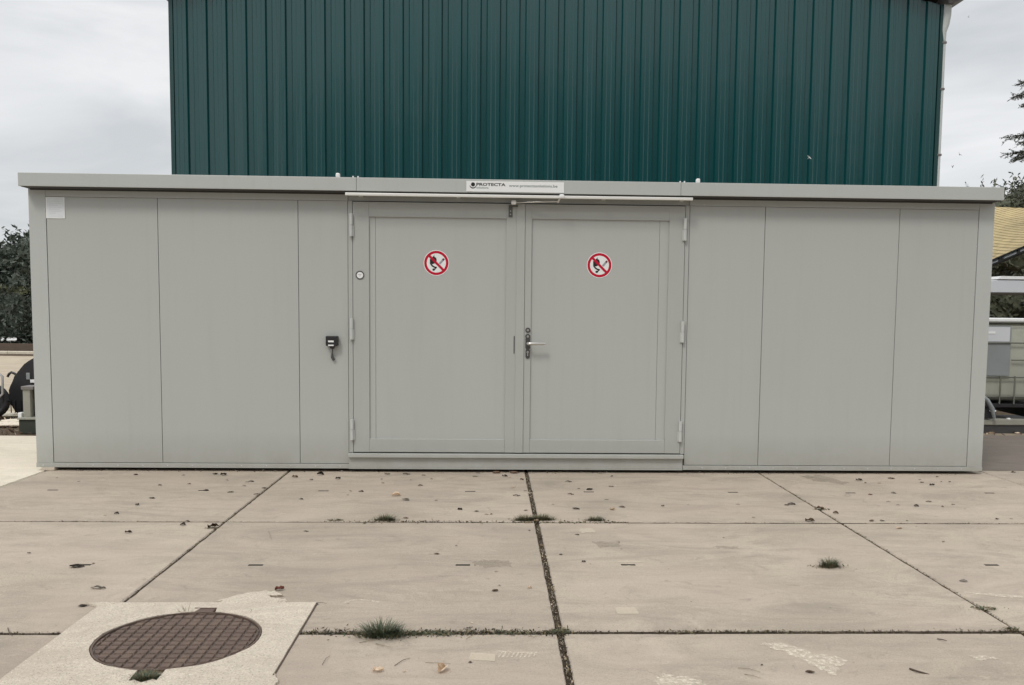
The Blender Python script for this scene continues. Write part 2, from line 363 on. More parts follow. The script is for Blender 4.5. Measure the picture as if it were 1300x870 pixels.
def sheet(name, pts, z, m_, parent, kind=None, label=None):
    bm = BM(); bm.faces.new([bm.verts.new((p[0], p[1], z)) for p in pts]); bmesh.ops.triangulate(bm, faces=bm.faces[:])
    return obj(name, bm, m_, parent, kind=kind, label=label)
# the pale road beyond, with a low kerb along its far side
sheet('road', [(-60, 11.6), (-5.6, 11.2), (-2.0, 11.9), (-2, 24), (-60, 30)], -.012, M_road, None, kind='structure')
# verge strip on the right, between yard and tank
sheet('verge', [(4.6, 10.06), (12, 10.06), (12, 10.75), (8, 10.9), (4.6, 10.7)], -.016, mat('sandy_verge', (.26, .21, .155), .95, var=.5, vscale=9, bump=1, bscale=60, dirt=(.10, .095, .05), dscale=3, damt=.9), None, kind='structure')

# packed dirt standing in the joints
def jfill(x0, y0, x1, y1, w, z):
    n_ = int(max(x1 - x0, y1 - y0) / .03); prev = None; hor = (x1 - x0) > (y1 - y0)
    for k in range(n_ + 1):
        t = k / n_; x = x0 + (x1 - x0) * t; y = y0 + (y1 - y0) * t; zz = z + .0025 * noise.noise(Vector((x * 17, y * 17, 2)))
        p = [(x, y - w / 2, zz), (x, y + w / 2, zz)] if hor else [(x + w / 2, y, zz), (x - w / 2, y, zz)]
        cur = [jb.verts.new(q) for q in p]
        if prev: jb.faces.new((prev[0], cur[0], cur[1], prev[1]))
        prev = cur
jb = BM()
jfill(X0 - 6, Y1, X0 - 2.1, Y1, .038, -.0055); jfill(X0 - 1.1, Y1, X0 + 8, Y1, .038, -.0055)
jfill(X0 - 4, Y1 + 2, X0 + 8, Y1 + 2, .023, -.0035); jfill(X0 + 4, Y1 + 4, X0 + 8, Y1 + 4, .02, -.003)
for k, w_ in ((-2, .012), (-1, .012), (0, .026), (1, .012), (2, .012), (3, .012)): jfill(X0 + 2 * k, Y1 - 4 if k != -1 else Y1 + .4, X0 + 2 * k, Y1 + 4, w_, -.0075)
obj('joint_dirt', jb, mat('joint_dirt', (.07, .054, .038), .95, spec=.1, var=.5, vscale=40, bump=1, bscale=200, dirt=(.16, .13, .095), dscale=90, damt=.8, dlo=.56, dhi=.68), ground, kind='stuff')

# ------------------------------------------------------------------ worn marks on the slabs
def rag(px_pts, name, m_, parent, z=.0016, label=None, jit=.004, seg=6):
    g = [G(*p) for p in px_pts]; out = []
    for a, b in zip(g, g[1:] + g[:1]):
        for i in range(seg):
            t = i / seg; p = a.lerp(b, t); out.append((p.x + rg.uniform(-jit, jit), p.y + rg.uniform(-jit, jit) * 2))
    bm = BM(); bm.faces.new([bm.verts.new((x, y, 0)) for x, y in out]); bmesh.ops.triangulate(bm, faces=bm.faces[:])
    o = obj(name, bm, m_, None)
    o.data.transform(Matrix.Translation((0, 0, z))); 
    if parent is not None:
        o.parent = parent; o.matrix_parent_inverse = Matrix.Translation(parent.location).inverted()
    if label: o['label'] = label
    return o
M_mk = faded('pale_patch', (.62, .54, .42), .7, 90, .05, .45)
M_mk2 = faded('white_scrape', (.76, .68, .55), .8, 45, .36, .62, stretch=(1, 1, 1))
M_mk3 = faded('dark_patch', (.26, .225, .175), .4, 60, .2, .7, stretch=(.7, 1.6, 1))  # patchy darker smears
rag([(780, 772), (806, 772), (811, 780), (784, 780)], 'patch_mark', M_mk, SL[0, 0], jit=.001)
rag([(598, 829), (629, 831), (628, 840), (595, 838)], 'patch_mark', M_mk, SL[-1, -1], jit=.001)
rag([(735, 672), (752, 671), (757, 676), (738, 677)], 'patch_mark', M_mk, SL[0, 0], jit=.003)
rag([(965, 817), (985, 816), (1030, 827), (1076, 838), (1068, 846), (1064, 858), (1040, 850), (1010, 834)], 'scrape_mark', M_mk2, SL[1, -1] if False else SL[0, -1], jit=.01)
rag([(822, 862), (850, 857), (880, 862), (900, 871), (905, 880), (845, 880), (840, 869)], 'scrape_mark', M_mk2, SL[0, -1], jit=.012)
rag([(1222, 752), (1262, 754), (1300, 757), (1300, 760), (1260, 757)], 'scrape_mark', M_mk2, SL[1, 0], jit=.004)
rag([(1228, 832), (1262, 834), (1268, 838), (1240, 838)], 'scrape_mark', M_mk2, SL[1, -1], jit=.006)
rag([(1070, 718), (1082, 719), (1088, 722), (1084, 726), (1072, 725)], 'patch_mark', faded('pale_patch_faint', (.54, .47, .37), .55, 90, .1, .5), SL[0, 0], jit=.004)
rag([(779, 714), (796, 712.2), (818, 713.5), (814, 714.6), (790, 714.8)], 'patch_mark', M_mk, SL[0, 0], jit=.003)
rag([(781, 717.5), (792, 718.6), (812, 718.4), (819, 716.5), (814, 720), (792, 720.5)], 'patch_mark', M_mk, SL[0, 0], jit=.003)
for i, q in enumerate([[(600, 714), (618, 711), (649, 713), (650, 720), (620, 721), (604, 719)], [(752, 688), (785, 687), (788, 693), (760, 695)], [(905, 694), (935, 693), (938, 696), (912, 697)]]):
    rag(q, 'dark_mark', M_mk3, SL[-1 if i == 0 else 0, 0], jit=.012)
rag([(1015, 604), (1040, 603), (1075, 612), (1072, 615), (1030, 610)], 'dark_mark', M_mk3, SL[1, 1], jit=.02)
for a, b in (((437, 765), (450, 761)), ((450, 761), (466, 761.5)), ((466, 761.5), (481, 764))):      # a thin white scratched arc
    rag([a, b, (b[0], b[1] + 1.6), (a[0], a[1] + 1.6)], 'scratch_mark', M_mk2, SL[-1, 0], jit=.001, seg=3)
for i in range(9):                                                                                   # tyre print ticks
    x = 636 + i * 5.5
    rag([(x, 828), (x + 2.2, 828), (x - 2.5, 835), (x - 4.7, 835)], 'tyre_print', M_mk2, SL[-1, -1], jit=.0005, seg=1)
rag([(632, 826.5), (680, 830), (680, 831.2), (632, 827.8)], 'tyre_print', M_mk2, SL[-1, -1], jit=.001)

# ------------------------------------------------------------------ manhole
MC = (-1.2765, 3.640); MR = .327
man = thing('manhole', 'round rusty brown manhole cover set in a pale square concrete surround', 'manhole', (MC[0], MC[1], 0))
bm = BM()      # concrete surround: square slab with a round hole and two notches
px0, px1, py0, py1 = -1.783 - MC[0], -.806 - MC[0], 2.93 - MC[1], 4.112 - MC[1]
nn = 160
def hole(a):
    r_ = MR + .0035 + .003 * noise.noise(Vector((math.cos(a) * 9, math.sin(a) * 9, 1)))
    if abs(math.degrees(a) % 360 - 89) < 6.5: r_ = MR + .05
    if abs(math.degrees(a) % 360 - 272.8) < 7.5: r_ = MR + .10 + .012 * math.sin(a * 40)
    return r_
inner = []; outer = []; innl = []
for k in range(nn):
    a = 2 * math.pi * k / nn; r_ = hole(a); c_, s_ = math.cos(a), math.sin(a)
    inner.append(bm.verts.new((r_ * c_, r_ * s_, .0135 + .001 * math.sin(a * 9)))); innl.append(bm.verts.new((r_ * c_, r_ * s_, -.02)))
    tx = (px1 if c_ > 0 else px0) / c_ if abs(c_) > 1e-6 else 1e9; ty = (py1 if s_ > 0 else py0) / s_ if abs(s_) > 1e-6 else 1e9
    t_ = min(tx, ty); j = .006 * noise.noise(Vector((c_ * 6, s_ * 6, 3)))
    outer.append(bm.verts.new((t_ * c_ * (1 + j * .5), t_ * s_ * (1 + j * .5), .008)))
outl = [bm.verts.new((v.co.x * 1.004, v.co.y * 1.004, -.03)) for v in outer]
for k in range(nn):
    k2 = (k + 1) % nn
    bm.faces.new((inner[k], outer[k], outer[k2], inner[k2])); bm.faces.new((outer[k], outl[k], outl[k2], outer[k2])); bm.faces.new((innl[k], inner[k], inner[k2], innl[k2]))
# square corners
for sx, sy in ((px0, py0), (px1, py0), (px1, py1), (px0, py1)):
    ks = sorted(range(nn), key=lambda k: (outer[k].co.x - sx) ** 2 + (outer[k].co.y - sy) ** 2)[:2]
    c_ = bm.verts.new((sx, sy, .008))
    if (outer[ks[0]].co - outer[ks[1]].co).length > .001: bm.faces.new((outer[ks[0]], c_, outer[ks[1]]))
bmesh.ops.recalc_face_normals(bm, faces=bm.faces[:])
obj('surround', bm, M_pad, man)
bm = BM(); box(bm, px1 + .0005, px1 + .007, py0, py1 - .02, .0, .0015); obj('joint_gap', bm, M_twig, man)
bm = BM(); box(bm, px0 - .005, px0 - .0005, py0 + .55, py1 - .05, .0, .003); box(bm, px0 - .006, px0 - .0005, py0, py0 + .42, .0, .003); obj('joint_gap', bm, M_soil, man, kind='stuff')
# spilled concrete tongue behind the surround
def spill(pts, z0=.004, z1=.010):
    bm = BM(); g = [G(*p) - Vector((MC[0], MC[1], 0)) for p in pts]; out = []
    for a, b in zip(g, g[1:] + g[:1]):
        for i in range(6):
            p = a.lerp(b, i / 6); out.append(Vector((p.x + rg.uniform(-.006, .006), p.y + rg.uniform(-.012, .012), 0)))
    c_ = sum(out, Vector()) / len(out)
    lo = [bm.verts.new((p.x, p.y, 0.001)) for p in out]; hi = [bm.verts.new((c_.x + (p.x - c_.x) * .93, c_.y + (p.y - c_.y) * .85, z1)) for p in out]
    for k in range(len(lo)): bm.faces.new((lo[k], lo[(k + 1) % len(lo)], hi[(k + 1) % len(lo)], hi[k]))
    bm.faces.new(hi); bmesh.ops.triangulate(bm, faces=bm.faces[:]); bmesh.ops.recalc_face_normals(bm, faces=bm.faces[:])
    return obj('spilled_concrete', bm, M_pad, man)
spill([(272, 766), (300, 757), (335, 751), (352, 752), (362, 757), (340, 758), (350, 762), (366, 764), (350, 768), (300, 769)])
spill([(338, 868), (350, 856), (353, 866), (349, 878), (338, 880)])
spill([(105, 769), (135, 766), (150, 768), (128, 772)])
bm = BM()      # iron frame ring
n_ = 72
for r_a, r_b, z_a, z_b in ((MR - .007, MR - .001, .012, .012), (MR - .001, MR - .001, .012, -.02), (MR - .007, MR - .007, -.01, .012)):
    A = [bm.verts.new((r_a * math.cos(2 * math.pi * k / n_), r_a * math.sin(2 * math.pi * k / n_), z_a)) for k in range(n_)]
    B = [bm.verts.new((r_b * math.cos(2 * math.pi * k / n_), r_b * math.sin(2 * math.pi * k / n_), z_b)) for k in range(n_)]
    for k in range(n_): bm.faces.new((A[k], B[k], B[(k + 1) % n_], A[(k + 1) % n_]))
bmesh.ops.recalc_face_normals(bm, faces=bm.faces[:]); obj('frame', bm, M_iron, man)
bm = BM(); box(bm, -.048, .038, MR - .004, MR + .05, -.015, .011, .004); box(bm, -.056, .046, MR + .044, MR + .052, -.02, .015, .003); obj('lifting_tab', bm, M_iron, man)
bm = BM()
A = [bm.verts.new(((MR - .011) * math.cos(2 * math.pi * k / n_), (MR - .011) * math.sin(2 * math.pi * k / n_), .003)) for k in range(n_)]
B = [bm.verts.new((v.co.x, v.co.y, -.03)) for v in A]; bm.faces.new(A)
for k in range(n_): bm.faces.new((A[k], B[k], B[(k + 1) % n_], A[(k + 1) % n_]))
cov = obj('cover', bm, M_iron2, man)
bm = BM(); P = .0455     # cast tread pads
for i in range(-8, 9):
    for j in range(-8, 9):
        cx_, cy_ = i * P, j * P
        q = [(cx_ + a * (P / 2 - .0045), cy_ + b * (P / 2 - .0045)) for a, b in ((-1, -1), (1, -1), (1, 1), (-1, 1))]
        rr = MR - .016
        if math.hypot(cx_, cy_) > rr + .012: continue
        lim = []
        for a, b in q:
            d = math.hypot(a, b)
            lim.append((a, b) if d <= rr else (a * rr / d, b * rr / d))
        lo = [bm.verts.new((a, b, .003)) for a, b in lim]; c_ = Vector((sum(a for a, b in lim) / 4, sum(b for a, b in lim) / 4))
        zt = .010 if not (j == 5 and -4 <= i <= 2) else .008
        hi = [bm.verts.new((c_.x + (a - c_.x) * .86, c_.y + (b - c_.y) * .86, zt)) for a, b in lim]
        for k in range(4): bm.faces.new((lo[k], lo[(k + 1) % 4], hi[(k + 1) % 4], hi[k]))
        bm.faces.new(hi)
bmesh.ops.recalc_face_normals(bm, faces=bm.faces[:]); obj('tread_pattern', bm, M_iron, cov)

# ------------------------------------------------------------------ storage container
cont = thing('storage_container', 'long low grey steel storage container with double doors standing in front of the green barn', 'container', (0.22, DW, 0))
def cpart(name, bm, m_, parent=None, **k):
    bm.transform(Matrix.Translation((-0.22, -DW, 0))); return obj(name, bm, m_, parent or cont, **k)
XL, XR, YB = -3.779, 4.2295, DW + 2.45
def one(name, x0, x1, y0, y1, z0, z1, m_, bev=0, parent=None, **k):
    bm = BM(); box(bm, x0, x1, y0, y1, z0, z1, bev); return cpart(name, bm, m_, parent, **k)
one('core', XL + .02, XR - .02, DW + .012, YB - .01, .04, 2.315, M_gap)
# wall panels, butted with narrow recessed joints
edges = [-3.640, -2.744, -1.604, -1.196]; edges2 = [1.640, 2.278, 3.420, 4.096]
for e in (edges, edges2):
    for a, b in zip(e[:-1], e[1:]): one('wall_panel', a + .0022, b - .0022, DW, DW + .03, .07, 2.252, M_grey, .0012)
# corner posts and top trim, base rail
one('corner_post', XL, -3.643, DW - .002, DW + .10, .066, 2.3155, M_grey2, .002)
one('corner_post', 4.099, XR, DW - .002, DW + .10, .066, 2.3155, M_grey2, .002)
one('top_trim', -3.6415, -1.196, DW - .001, DW + .03, 2.2545, 2.3155, M_grey2, .001)
one('top_trim', 1.640, 4.0975, DW - .001, DW + .03, 2.2545, 2.3155, M_grey2, .001)
one('top_trim', -1.194, 1.638, DW + .006, DW + .03, 2.2555, 2.3155, M_grey3, .001)
one('base_rail', XL - .002, -1.192, DW - .009, DW + .09, .028, .066, M_grey2, .002)
one('base_rail', 1.632, XR + .002, DW - .009, DW + .09, .028, .066, M_grey2, .002)
one('side_wall', XL, XL + .03, DW + .1, YB, .05, 2.316, M_grey); one('side_wall', XR - .03, XR, DW + .1, YB, .05, 2.316, M_grey)
one('rear_wall', XL, XR, YB, YB + .03, .05, 2.316, M_grey)
for x in (XL + .03, -1.8, .3, 2.4, XR - .16):      # low feet that hold the box just off the slabs
    one('foot', x, x + .12, DW + .22, DW + .34, -.01, .04, M_galv)
one('foot', XL + .04, XL + .15, DW - .02, DW + .06, 0, .027, M_pad, .006, label='flat stone wedged under the corner')
# rivets
def rivet(bm, x, z, y, r=.006):
    ring = [bm.verts.new((x + r * math.cos(k * math.pi / 3), y, z + r * math.sin(k * math.pi / 3))) for k in range(6)]
    t_ = bm.verts.new((x, y - r * .6, z))
    for k in range(6): bm.faces.new((ring[k], ring[(k + 1) % 6], t_)).smooth = True
bm = BM()
x = XL + .055
while x < XR:
    if not -1.21 < x < 1.64: rivet(bm, x, .045, DW - .0092, .0075)
    x += .2045
for z in [.12 + i * .203 for i in range(11)]:
    rivet(bm, -3.650, z, DW - .0022, .0055); rivet(bm, 4.088, z, DW - .0005, .0055)
for x in [-3.2 + i * .62 for i in range(13)]:
    if not -1.2 < x < 1.64: rivet(bm, x, 2.264, DW - .0012, .0055)
cpart('rivets', bm, M_galv, kind='stuff')
# roof with its folded fascia in three lengths
YF = DW - .12
segs = [(-3.797, -1.108), (-1.106, 1.5365), (1.5385, 4.236)]
for i, (a, b) in enumerate(segs):
    bm = BM(); d = (-.0005, .0005, 0)[i]
    box(bm, a, b, YF + d, YF + .012 + d, 2.3207, 2.428, .003)
    box(bm, a, b, YF + .006 + d, DW + .03, 2.3211, 2.327)
    box(bm, a, b, YF + .006, YB + .06, 2.415, 2.4262)
    cpart('fascia', bm, M_grey2)
one('shade_strip', -3.76, 4.205, DW - .0045, DW + .02, 2.3045, 2.3160, M_gap)  # painted shade: dark strip in place of the shadow line under the fascia
one('soffit', -3.78, 4.22, YF + .0135, DW + .028, 2.3165, 2.3206, M_gap)  # underside coloured dark to deepen the shade below the roof edge
one('roof', -3.787, 4.226, YF + .013, YB + .05, 2.3275, 2.4145, M_grey2)
for x in (-1.262, 1.683): one('roof_cap', x - .016, x + .016, YF + .02, YF + .06, 2.427, 2.465, M_white, .009)
bm = BM()
for x in (-1.135, -1.095, 1.53, 1.565): box(bm, x - .006, x + .006, YF + .004, YF + .012, 2.428, 2.439, .002)
cpart('roof_clips', bm, M_white, kind='stuff')
# door frame and sill
one('door_jamb', -1.194, -1.1585, DW - .008, DW + .03, .164, 2.2535, M_grey3, .0015)
one('door_jamb', 1.6045, 1.6375, DW - .008, DW + .03, .164, 2.2535, M_grey3, .0015)
bm = BM(); box(bm, -1.197, 1.629, DW - .045, DW + .02, .128, .160, .003); box(bm, -1.196, 1.627, DW - .014, DW + .03, .040, .1275, .001)
box(bm, -1.196, 1.627, DW - .016, DW + .03, .026, .0395, .001); cpart('door_sill', bm, M_grey2)
def leaf(x0, x1, pa, pb, gx):
    """door leaf: four rails round a recessed panel"""
    z0, z1, pz0, pz1 = .170, 2.247, .283, 2.127; yf = DW - .012
    L = one('door', x0, x1, yf + .021, DW + .03, z0, z1, M_grey3)
    one('stile', x0, pa, yf, yf + .025, z0, z1, M_grey3, .0015, L); one('stile', pb, x1, yf, yf + .025, z0, z1, M_grey3, .0015, L)
    one('rail', pa + .0004, pb - .0004, yf + .0004, yf + .025, pz1, z1, M_grey3, .0012, L); one('rail', pa + .0004, pb - .0004, yf + .0004, yf + .025, z0, pz0, M_grey3, .0035, L)
    one('door_panel', min(pa, gx) if gx > (pa + pb) / 2 else gx + .0012, gx - .0012 if gx > (pa + pb) / 2 else pb, yf + .0135, yf + .0205, pz0, pz1, M_grey, .0008, L)
    if gx > (pa + pb) / 2: one('panel_strip', gx + .0012, pb, yf + .0135, yf + .0205, pz0, pz1, M_grey, .0008, L)
    else: one('panel_strip', pa, gx - .0012, yf + .0135, yf + .0205, pz0, pz1, M_grey, .0008, L)
    return L
DL = leaf(-1.1545, .2015, -1.022, .112, -.970)
DR = leaf(.2675, 1.6005, .322, 1.470, 1.392)
DL['label'] = 'left door leaf'; DR['label'] = 'right door leaf with the lever handle'
bm = BM(); box(bm, .197, .2655, DW - .018, DW - .0125, .170, 2.247, .0015); cpart('meeting_strip', bm, M_grey3, DL)
for Lf, xh, s in ((DL, -1.1665, 1), (DR, 1.600, -1)):
    for za, zb in ((1.963, 2.148), (1.115, 1.292), (.274, .447)):
        bm = BM(); zm = (za + zb) / 2; yy = DW - .022
        tube(bm, [(xh, yy - .004, za), (xh, yy - .004, zm - .0015)], .0145, 14); tube(bm, [(xh, yy - .004, zm + .0015), (xh, yy - .004, zb)], .0145, 14)
        tube(bm, [(xh, yy, zm - .003), (xh, yy, zm + .003)], .0075, 10)
        box(bm, xh, xh - s * .0 + .022 * s if s > 0 else xh, yy, DW - .010, za, zm - .004) if s > 0 else box(bm, xh - .022, xh, yy, DW - .010, za, zm - .004)
        cpart('hinge', bm, M_hinge, Lf)
# door closing slot seen on the left leaf, lock set on the right
one('flush_bolt', .180, .1885, DW - .0145, DW - .0105, 1.008, 1.155, M_dkst, .001, DL)
hx = .298; yl = DW - .014
def rosette(bm, x, z, r, r2=None, y=yl, d=.004):
    disc(bm, (x, z), r, y - d, 28, 0, d)
bm = BM(); rosette(bm, hx, 1.205, .021); cpart('lock_rosette', bm, M_dkst, DR)
bm = BM(); rosette(bm, hx, 1.205, .010, y=yl - .004, d=.003); cpart('lock_cylinder', bm, M_steel, DR)
bm = BM(); rosette(bm, hx, 1.153, .021); cpart('lock_rosette', bm, M_dkst, DR)
bm = BM(); rosette(bm, hx, 1.153, .010, y=yl - .004, d=.003); cpart('lock_cylinder', bm, M_steel, DR)
bm = BM(); box(bm, hx - .020, hx + .020, yl - .005, yl, 1.062, 1.128, .002); disc(bm, (hx, 1.128), .020, yl - .0048, 24, 0, .0046); disc(bm, (hx, 1.062), .020, yl - .0046, 24, 0, .0044); cpart('handle_plate', bm, M_dkst, DR)
bm = BM(); disc(bm, (hx, 1.111), .024, yl - .004, 24, .017, .004); cpart('handle_collar', bm, M_steel, DR)
bm = BM(); tube(bm, [(hx, yl, 1.094), (hx, yl - .045, 1.094), (hx + .006, yl - .055, 1.094), (hx + .02, yl - .058, 1.094), (hx + .132, yl - .056, 1.095), (hx + .142, yl - .050, 1.095)], [.012, .012, .0135, .0135, .0125, .010], 12); cpart('lever_handle', bm, M_steel, DR)
bm = BM(); box(bm, hx - .018, hx + .018, yl - .005, yl, .985, 1.030, .002); disc(bm, (hx, 1.030), .018, yl - .0048, 24, 0, .0046); disc(bm, (hx, .985), .018, yl - .0046, 24, 0, .0044); cpart('keyhole_plate', bm, M_dkst, DR)
bm = BM(); disc(bm, (hx, 1.022), .0095, yl - .0062, 20, 0, .001); box(bm, hx - .004, hx + .004, yl - .0062, yl - .005, .990, 1.018, .001); cpart('keyhole', bm, M_steel, DR)
# pale rail above the doors with its folding stay
bm = BM(); box(bm, -1.197, 1.635, DW - .136, DW - .114, 2.2815, 2.3045, .004)
for x in (-1.1, -.3, .9, 1.55): box(bm, x, x + .03, DW - .115, DW + .01, 2.288, 2.299)
cpart('overhead_rail', bm, M_railw)
bm = BM(); box(bm, .128, .160, DW - .020, DW - .014, 2.137, 2.222, .002); box(bm, .128, .205, DW - .0365, DW - .014, 2.2224, 2.232, .002); cpart('stay_bracket', bm, mat('stay_bracket_steel', (.12, .125, .11), .5, metal=.3))
bm = BM()
for z in (2.160, 2.187): disc(bm, (.144, z), .005, DW - .0215, 12, 0, .001)
cpart('bracket_screws', bm, M_galv, kind='stuff')
bm = BM(); tube(bm, [(.185, DW - .050, 2.252), (.531, DW - .11, 2.261)], .006, 8); cpart('stay_rod', bm, M_steel)
bm = BM(); box(bm, .148, .190, DW - .070, DW - .030, 2.236, 2.272, .010, 3); cpart('stay_joint', bm, M_white)
bm = BM(); box(bm, .537, .578, DW - .160, DW - .137, 2.280, 2.313, .009, 3); cpart('stay_joint', bm, M_white)
bm = BM(); tube(bm, [(.547, DW - .145, 2.292), (.540, DW - .13, 2.277), (.528, DW - .112, 2.256)], [.009, .010, .013], 8); cpart('stay_arm', bm, M_steel)

# ------------------------------------------------------------------ signs and small things on the container
def place(root, bm, name, m_, kind=None):
    bm.transform(Matrix.Translation(-Vector(root.location))); return obj(name, bm, m_, root, kind=kind)
YS = YF - .001
sg = thing('name_sign', 'long narrow white company name sign on the roof edge above the doors', 'sign', (.18, YS, 2.37))
bm = BM(); box(bm, -.219, .577, YS - .003, YS, 2.328, 2.4125, .001); place(sg, bm, 'sign_plate', M_white)
yt = YS - .0036
place(sg, text_bm('PROTECTA', -.1375, .0995, 2.3745, 2.3985, yt, .03), 'lettering', M_black)
place(sg, text_bm('solutions', -.137, -.040, 2.353, 2.3685, yt, .005), 'lettering', M_teal)
place(sg, text_bm('www.protectasolutions.be', .127, .522, 2.3625, 2.3915, yt, .006), 'lettering', M_teal)
bm = BM(); disc(bm, (-.165, 2.3855), .0165, yt, 28)      # emblem: ball above a crescent
for k in range(16):
    a0, a1 = math.pi * (1.03 + .94 * k / 16), math.pi * (1.03 + .94 * (k + 1) / 16)
    def cres(a, s): 
        w = .0085 * math.sin((a / math.pi - 1.03) / .94 * math.pi) ** .6 if 1.03 < a / math.pi < 1.97 else 0
        return (-.165 + (.0215 + w * s) * math.cos(a) * 1.12, 2.3825 + (.0215 + w * s) * math.sin(a))
    q = [cres(a0, 0), cres(a1, 0), cres(a1, 1), cres(a0, 1)]
    if k == 0: q = [q[0], q[1], q[2]]
    if k == 15: q = [q[0], q[1], q[3]]
    bm.faces.new([bm.verts.new((p[0], yt, p[1])) for p in q])
place(sg, bm, 'emblem', M_black)

def nosmoke(cx_, cz, label):
    s = thing('no_fire_sign', label, 'sign', (cx_, DW + .0012, cz), group='round prohibition signs on the doors')
    y = DW + .0012; Rr = .106
    bm = BM(); disc(bm, (cx_, cz), Rr, y - .001, 64, 0, .001); place(s, bm, 'sign_disc', M_white)
    bm = BM(); disc(bm, (cx_, cz), Rr * .945, y - .0016, 64, Rr * .75)
    d = Rr * .80 * .7071; w = Rr * .095
    q = [(-d - w * .7, d - w * .7), (-d + w * .7, d + w * .7), (d + w * .7, -d + w * .7), (d - w * .7, -d - w * .7)]
    bm.faces.new([bm.verts.new((cx_ + a, y - .0026, cz + b)) for a, b in q]); place(s, bm, 'red_ring', M_red)
    bm = BM(); k = Rr
    fl = [(-.24, .52), (-.14, .62), (-.17, .50), (-.02, .40), (.02, .26), (.02, .12), (-.10, -.02), (-.30, -.10), (-.28, .02), (-.42, -.02), (-.50, .10), (-.44, .18), (-.50, .30), (-.42, .40), (-.34, .34), (-.32, .44)]
    bm.faces.new([bm.verts.new((cx_ + a * k, y - .0020, cz + b * k)) for a, b in fl]); bmesh.ops.triangulate(bm, faces=bm.faces[:])
    stroke(bm, [(cx_ + a * k, cz + b * k) for a, b in ((-.46, .04), (-.42, -.10), (-.30, -.24), (-.14, -.33), (.02, -.36))], k * .11, y - .0021)
    stroke(bm, [(cx_ - .20 * k, cz - .58 * k), (cx_ + .0 * k, cz - .32 * k)], k * .09, y - .0022)
    disc(bm, (cx_ - .22 * k, cz - .52 * k), k * .09, y - .00215, 14)
    place(s, bm, 'flame_and_match', M_black)
    bm = BM(); stroke(bm, [(cx_ + .28 * k, cz - .04 * k), (cx_ + .52 * k, cz + .24 * k)], k * .16, y - .0018); place(s, bm, 'cigarette', M_cig)
    bm = BM(); stroke(bm, [(cx_ + .52 * k, cz + .24 * k), (cx_ + .58 * k, cz + .31 * k)], k * .16, y - .0019); place(s, bm, 'ember', mat('ember_print', (.12, .03, .04), .5))
nosmoke(-.468, 1.755, 'round red and white no fire or smoking sign on the left door leaf')
nosmoke(.891, 1.7525, 'round red and white no fire or smoking sign on the right door leaf')
bm = BM(); box(bm, -3.640, -3.488, DW - .004, DW - .0022, 2.078, 2.250, .0005)
nt = thing('notice', 'small blank pale square notice at the top left corner of the container', 'notice', (-3.565, DW, 2.16)); place(nt, bm, 'border', M_white)
bm = BM(); box(bm, -3.630, -3.498, DW - .0048, DW - .0042, 2.088, 2.241); place(nt, bm, 'sheet', M_notice)
bm = BM()
for i_ in range(7):
    w_ = (.09, .10, .07, .10, .085, .10, .05)[i_]; box(bm, -3.614, -3.614 + w_, DW - .0053, DW - .0049, 2.214 - i_ * .016, 2.218 - i_ * .016)
place(nt, bm, 'faint_print', mat('faint_print', (.60, .64, .65), .4), kind='stuff')
bd = thing('round_badge', 'small round white badge with dark rim beside the left door hinge side', 'badge', (-1.097, DW - .013, 1.647))
bm = BM(); disc(bm, (-1.097, 1.647), .035, DW - .0165, 36, .027, .004); place(bd, bm, 'rim', M_dkst)
bm = BM(); disc(bm, (-1.097, 1.647), .0275, DW - .0150, 36, 0, .002); place(bd, bm, 'face', M_white)
bm = BM(); stroke(bm, [(-1.112, 1.652), (-1.084, 1.652)], .004, DW - .0153); stroke(bm, [(-1.104, 1.640), (-1.090, 1.640)], .003, DW - .0153); place(bd, bm, 'print', M_cig)
# black control box with a hanging key cable
kb = thing('control_box', 'small black wall box with two white labels and a short hanging cable', 'switch box', (-1.325, DW, 1.10))
bm = BM(); box(bm, -1.376, -1.277, DW - .055, DW, 1.060, 1.142, .006, 3); poly(bm, [(-1.350, 1.062), (-1.303, 1.062), (-1.313, 1.036), (-1.337, 1.036)], DW - .045, .035); place(kb, bm, 'housing', M_blkpl)
for za, zb in ((1.091, 1.105), (1.060 + .0, 1.071)):
    bm = BM(); box(bm, -1.355, -1.309, DW - .0568, DW - .0552, za, zb, .0005); place(kb, bm, 'white_label', M_white)
bm = BM(); tube(bm, [(-1.325, DW - .030, 1.038), (-1.324, DW - .030, 1.022), (-1.328, DW - .018, .995), (-1.330, DW - .014, .968), (-1.318, DW - .014, .945), (-1.303, DW - .016, .952)], .005, 8)
tube(bm, [(-1.329, DW - .016, 1.0), (-1.330, DW - .014, .965), (-1.317, DW - .014, .938)], [.006, .012, .009], 8); place(kb, bm, 'cable', M_dkst)

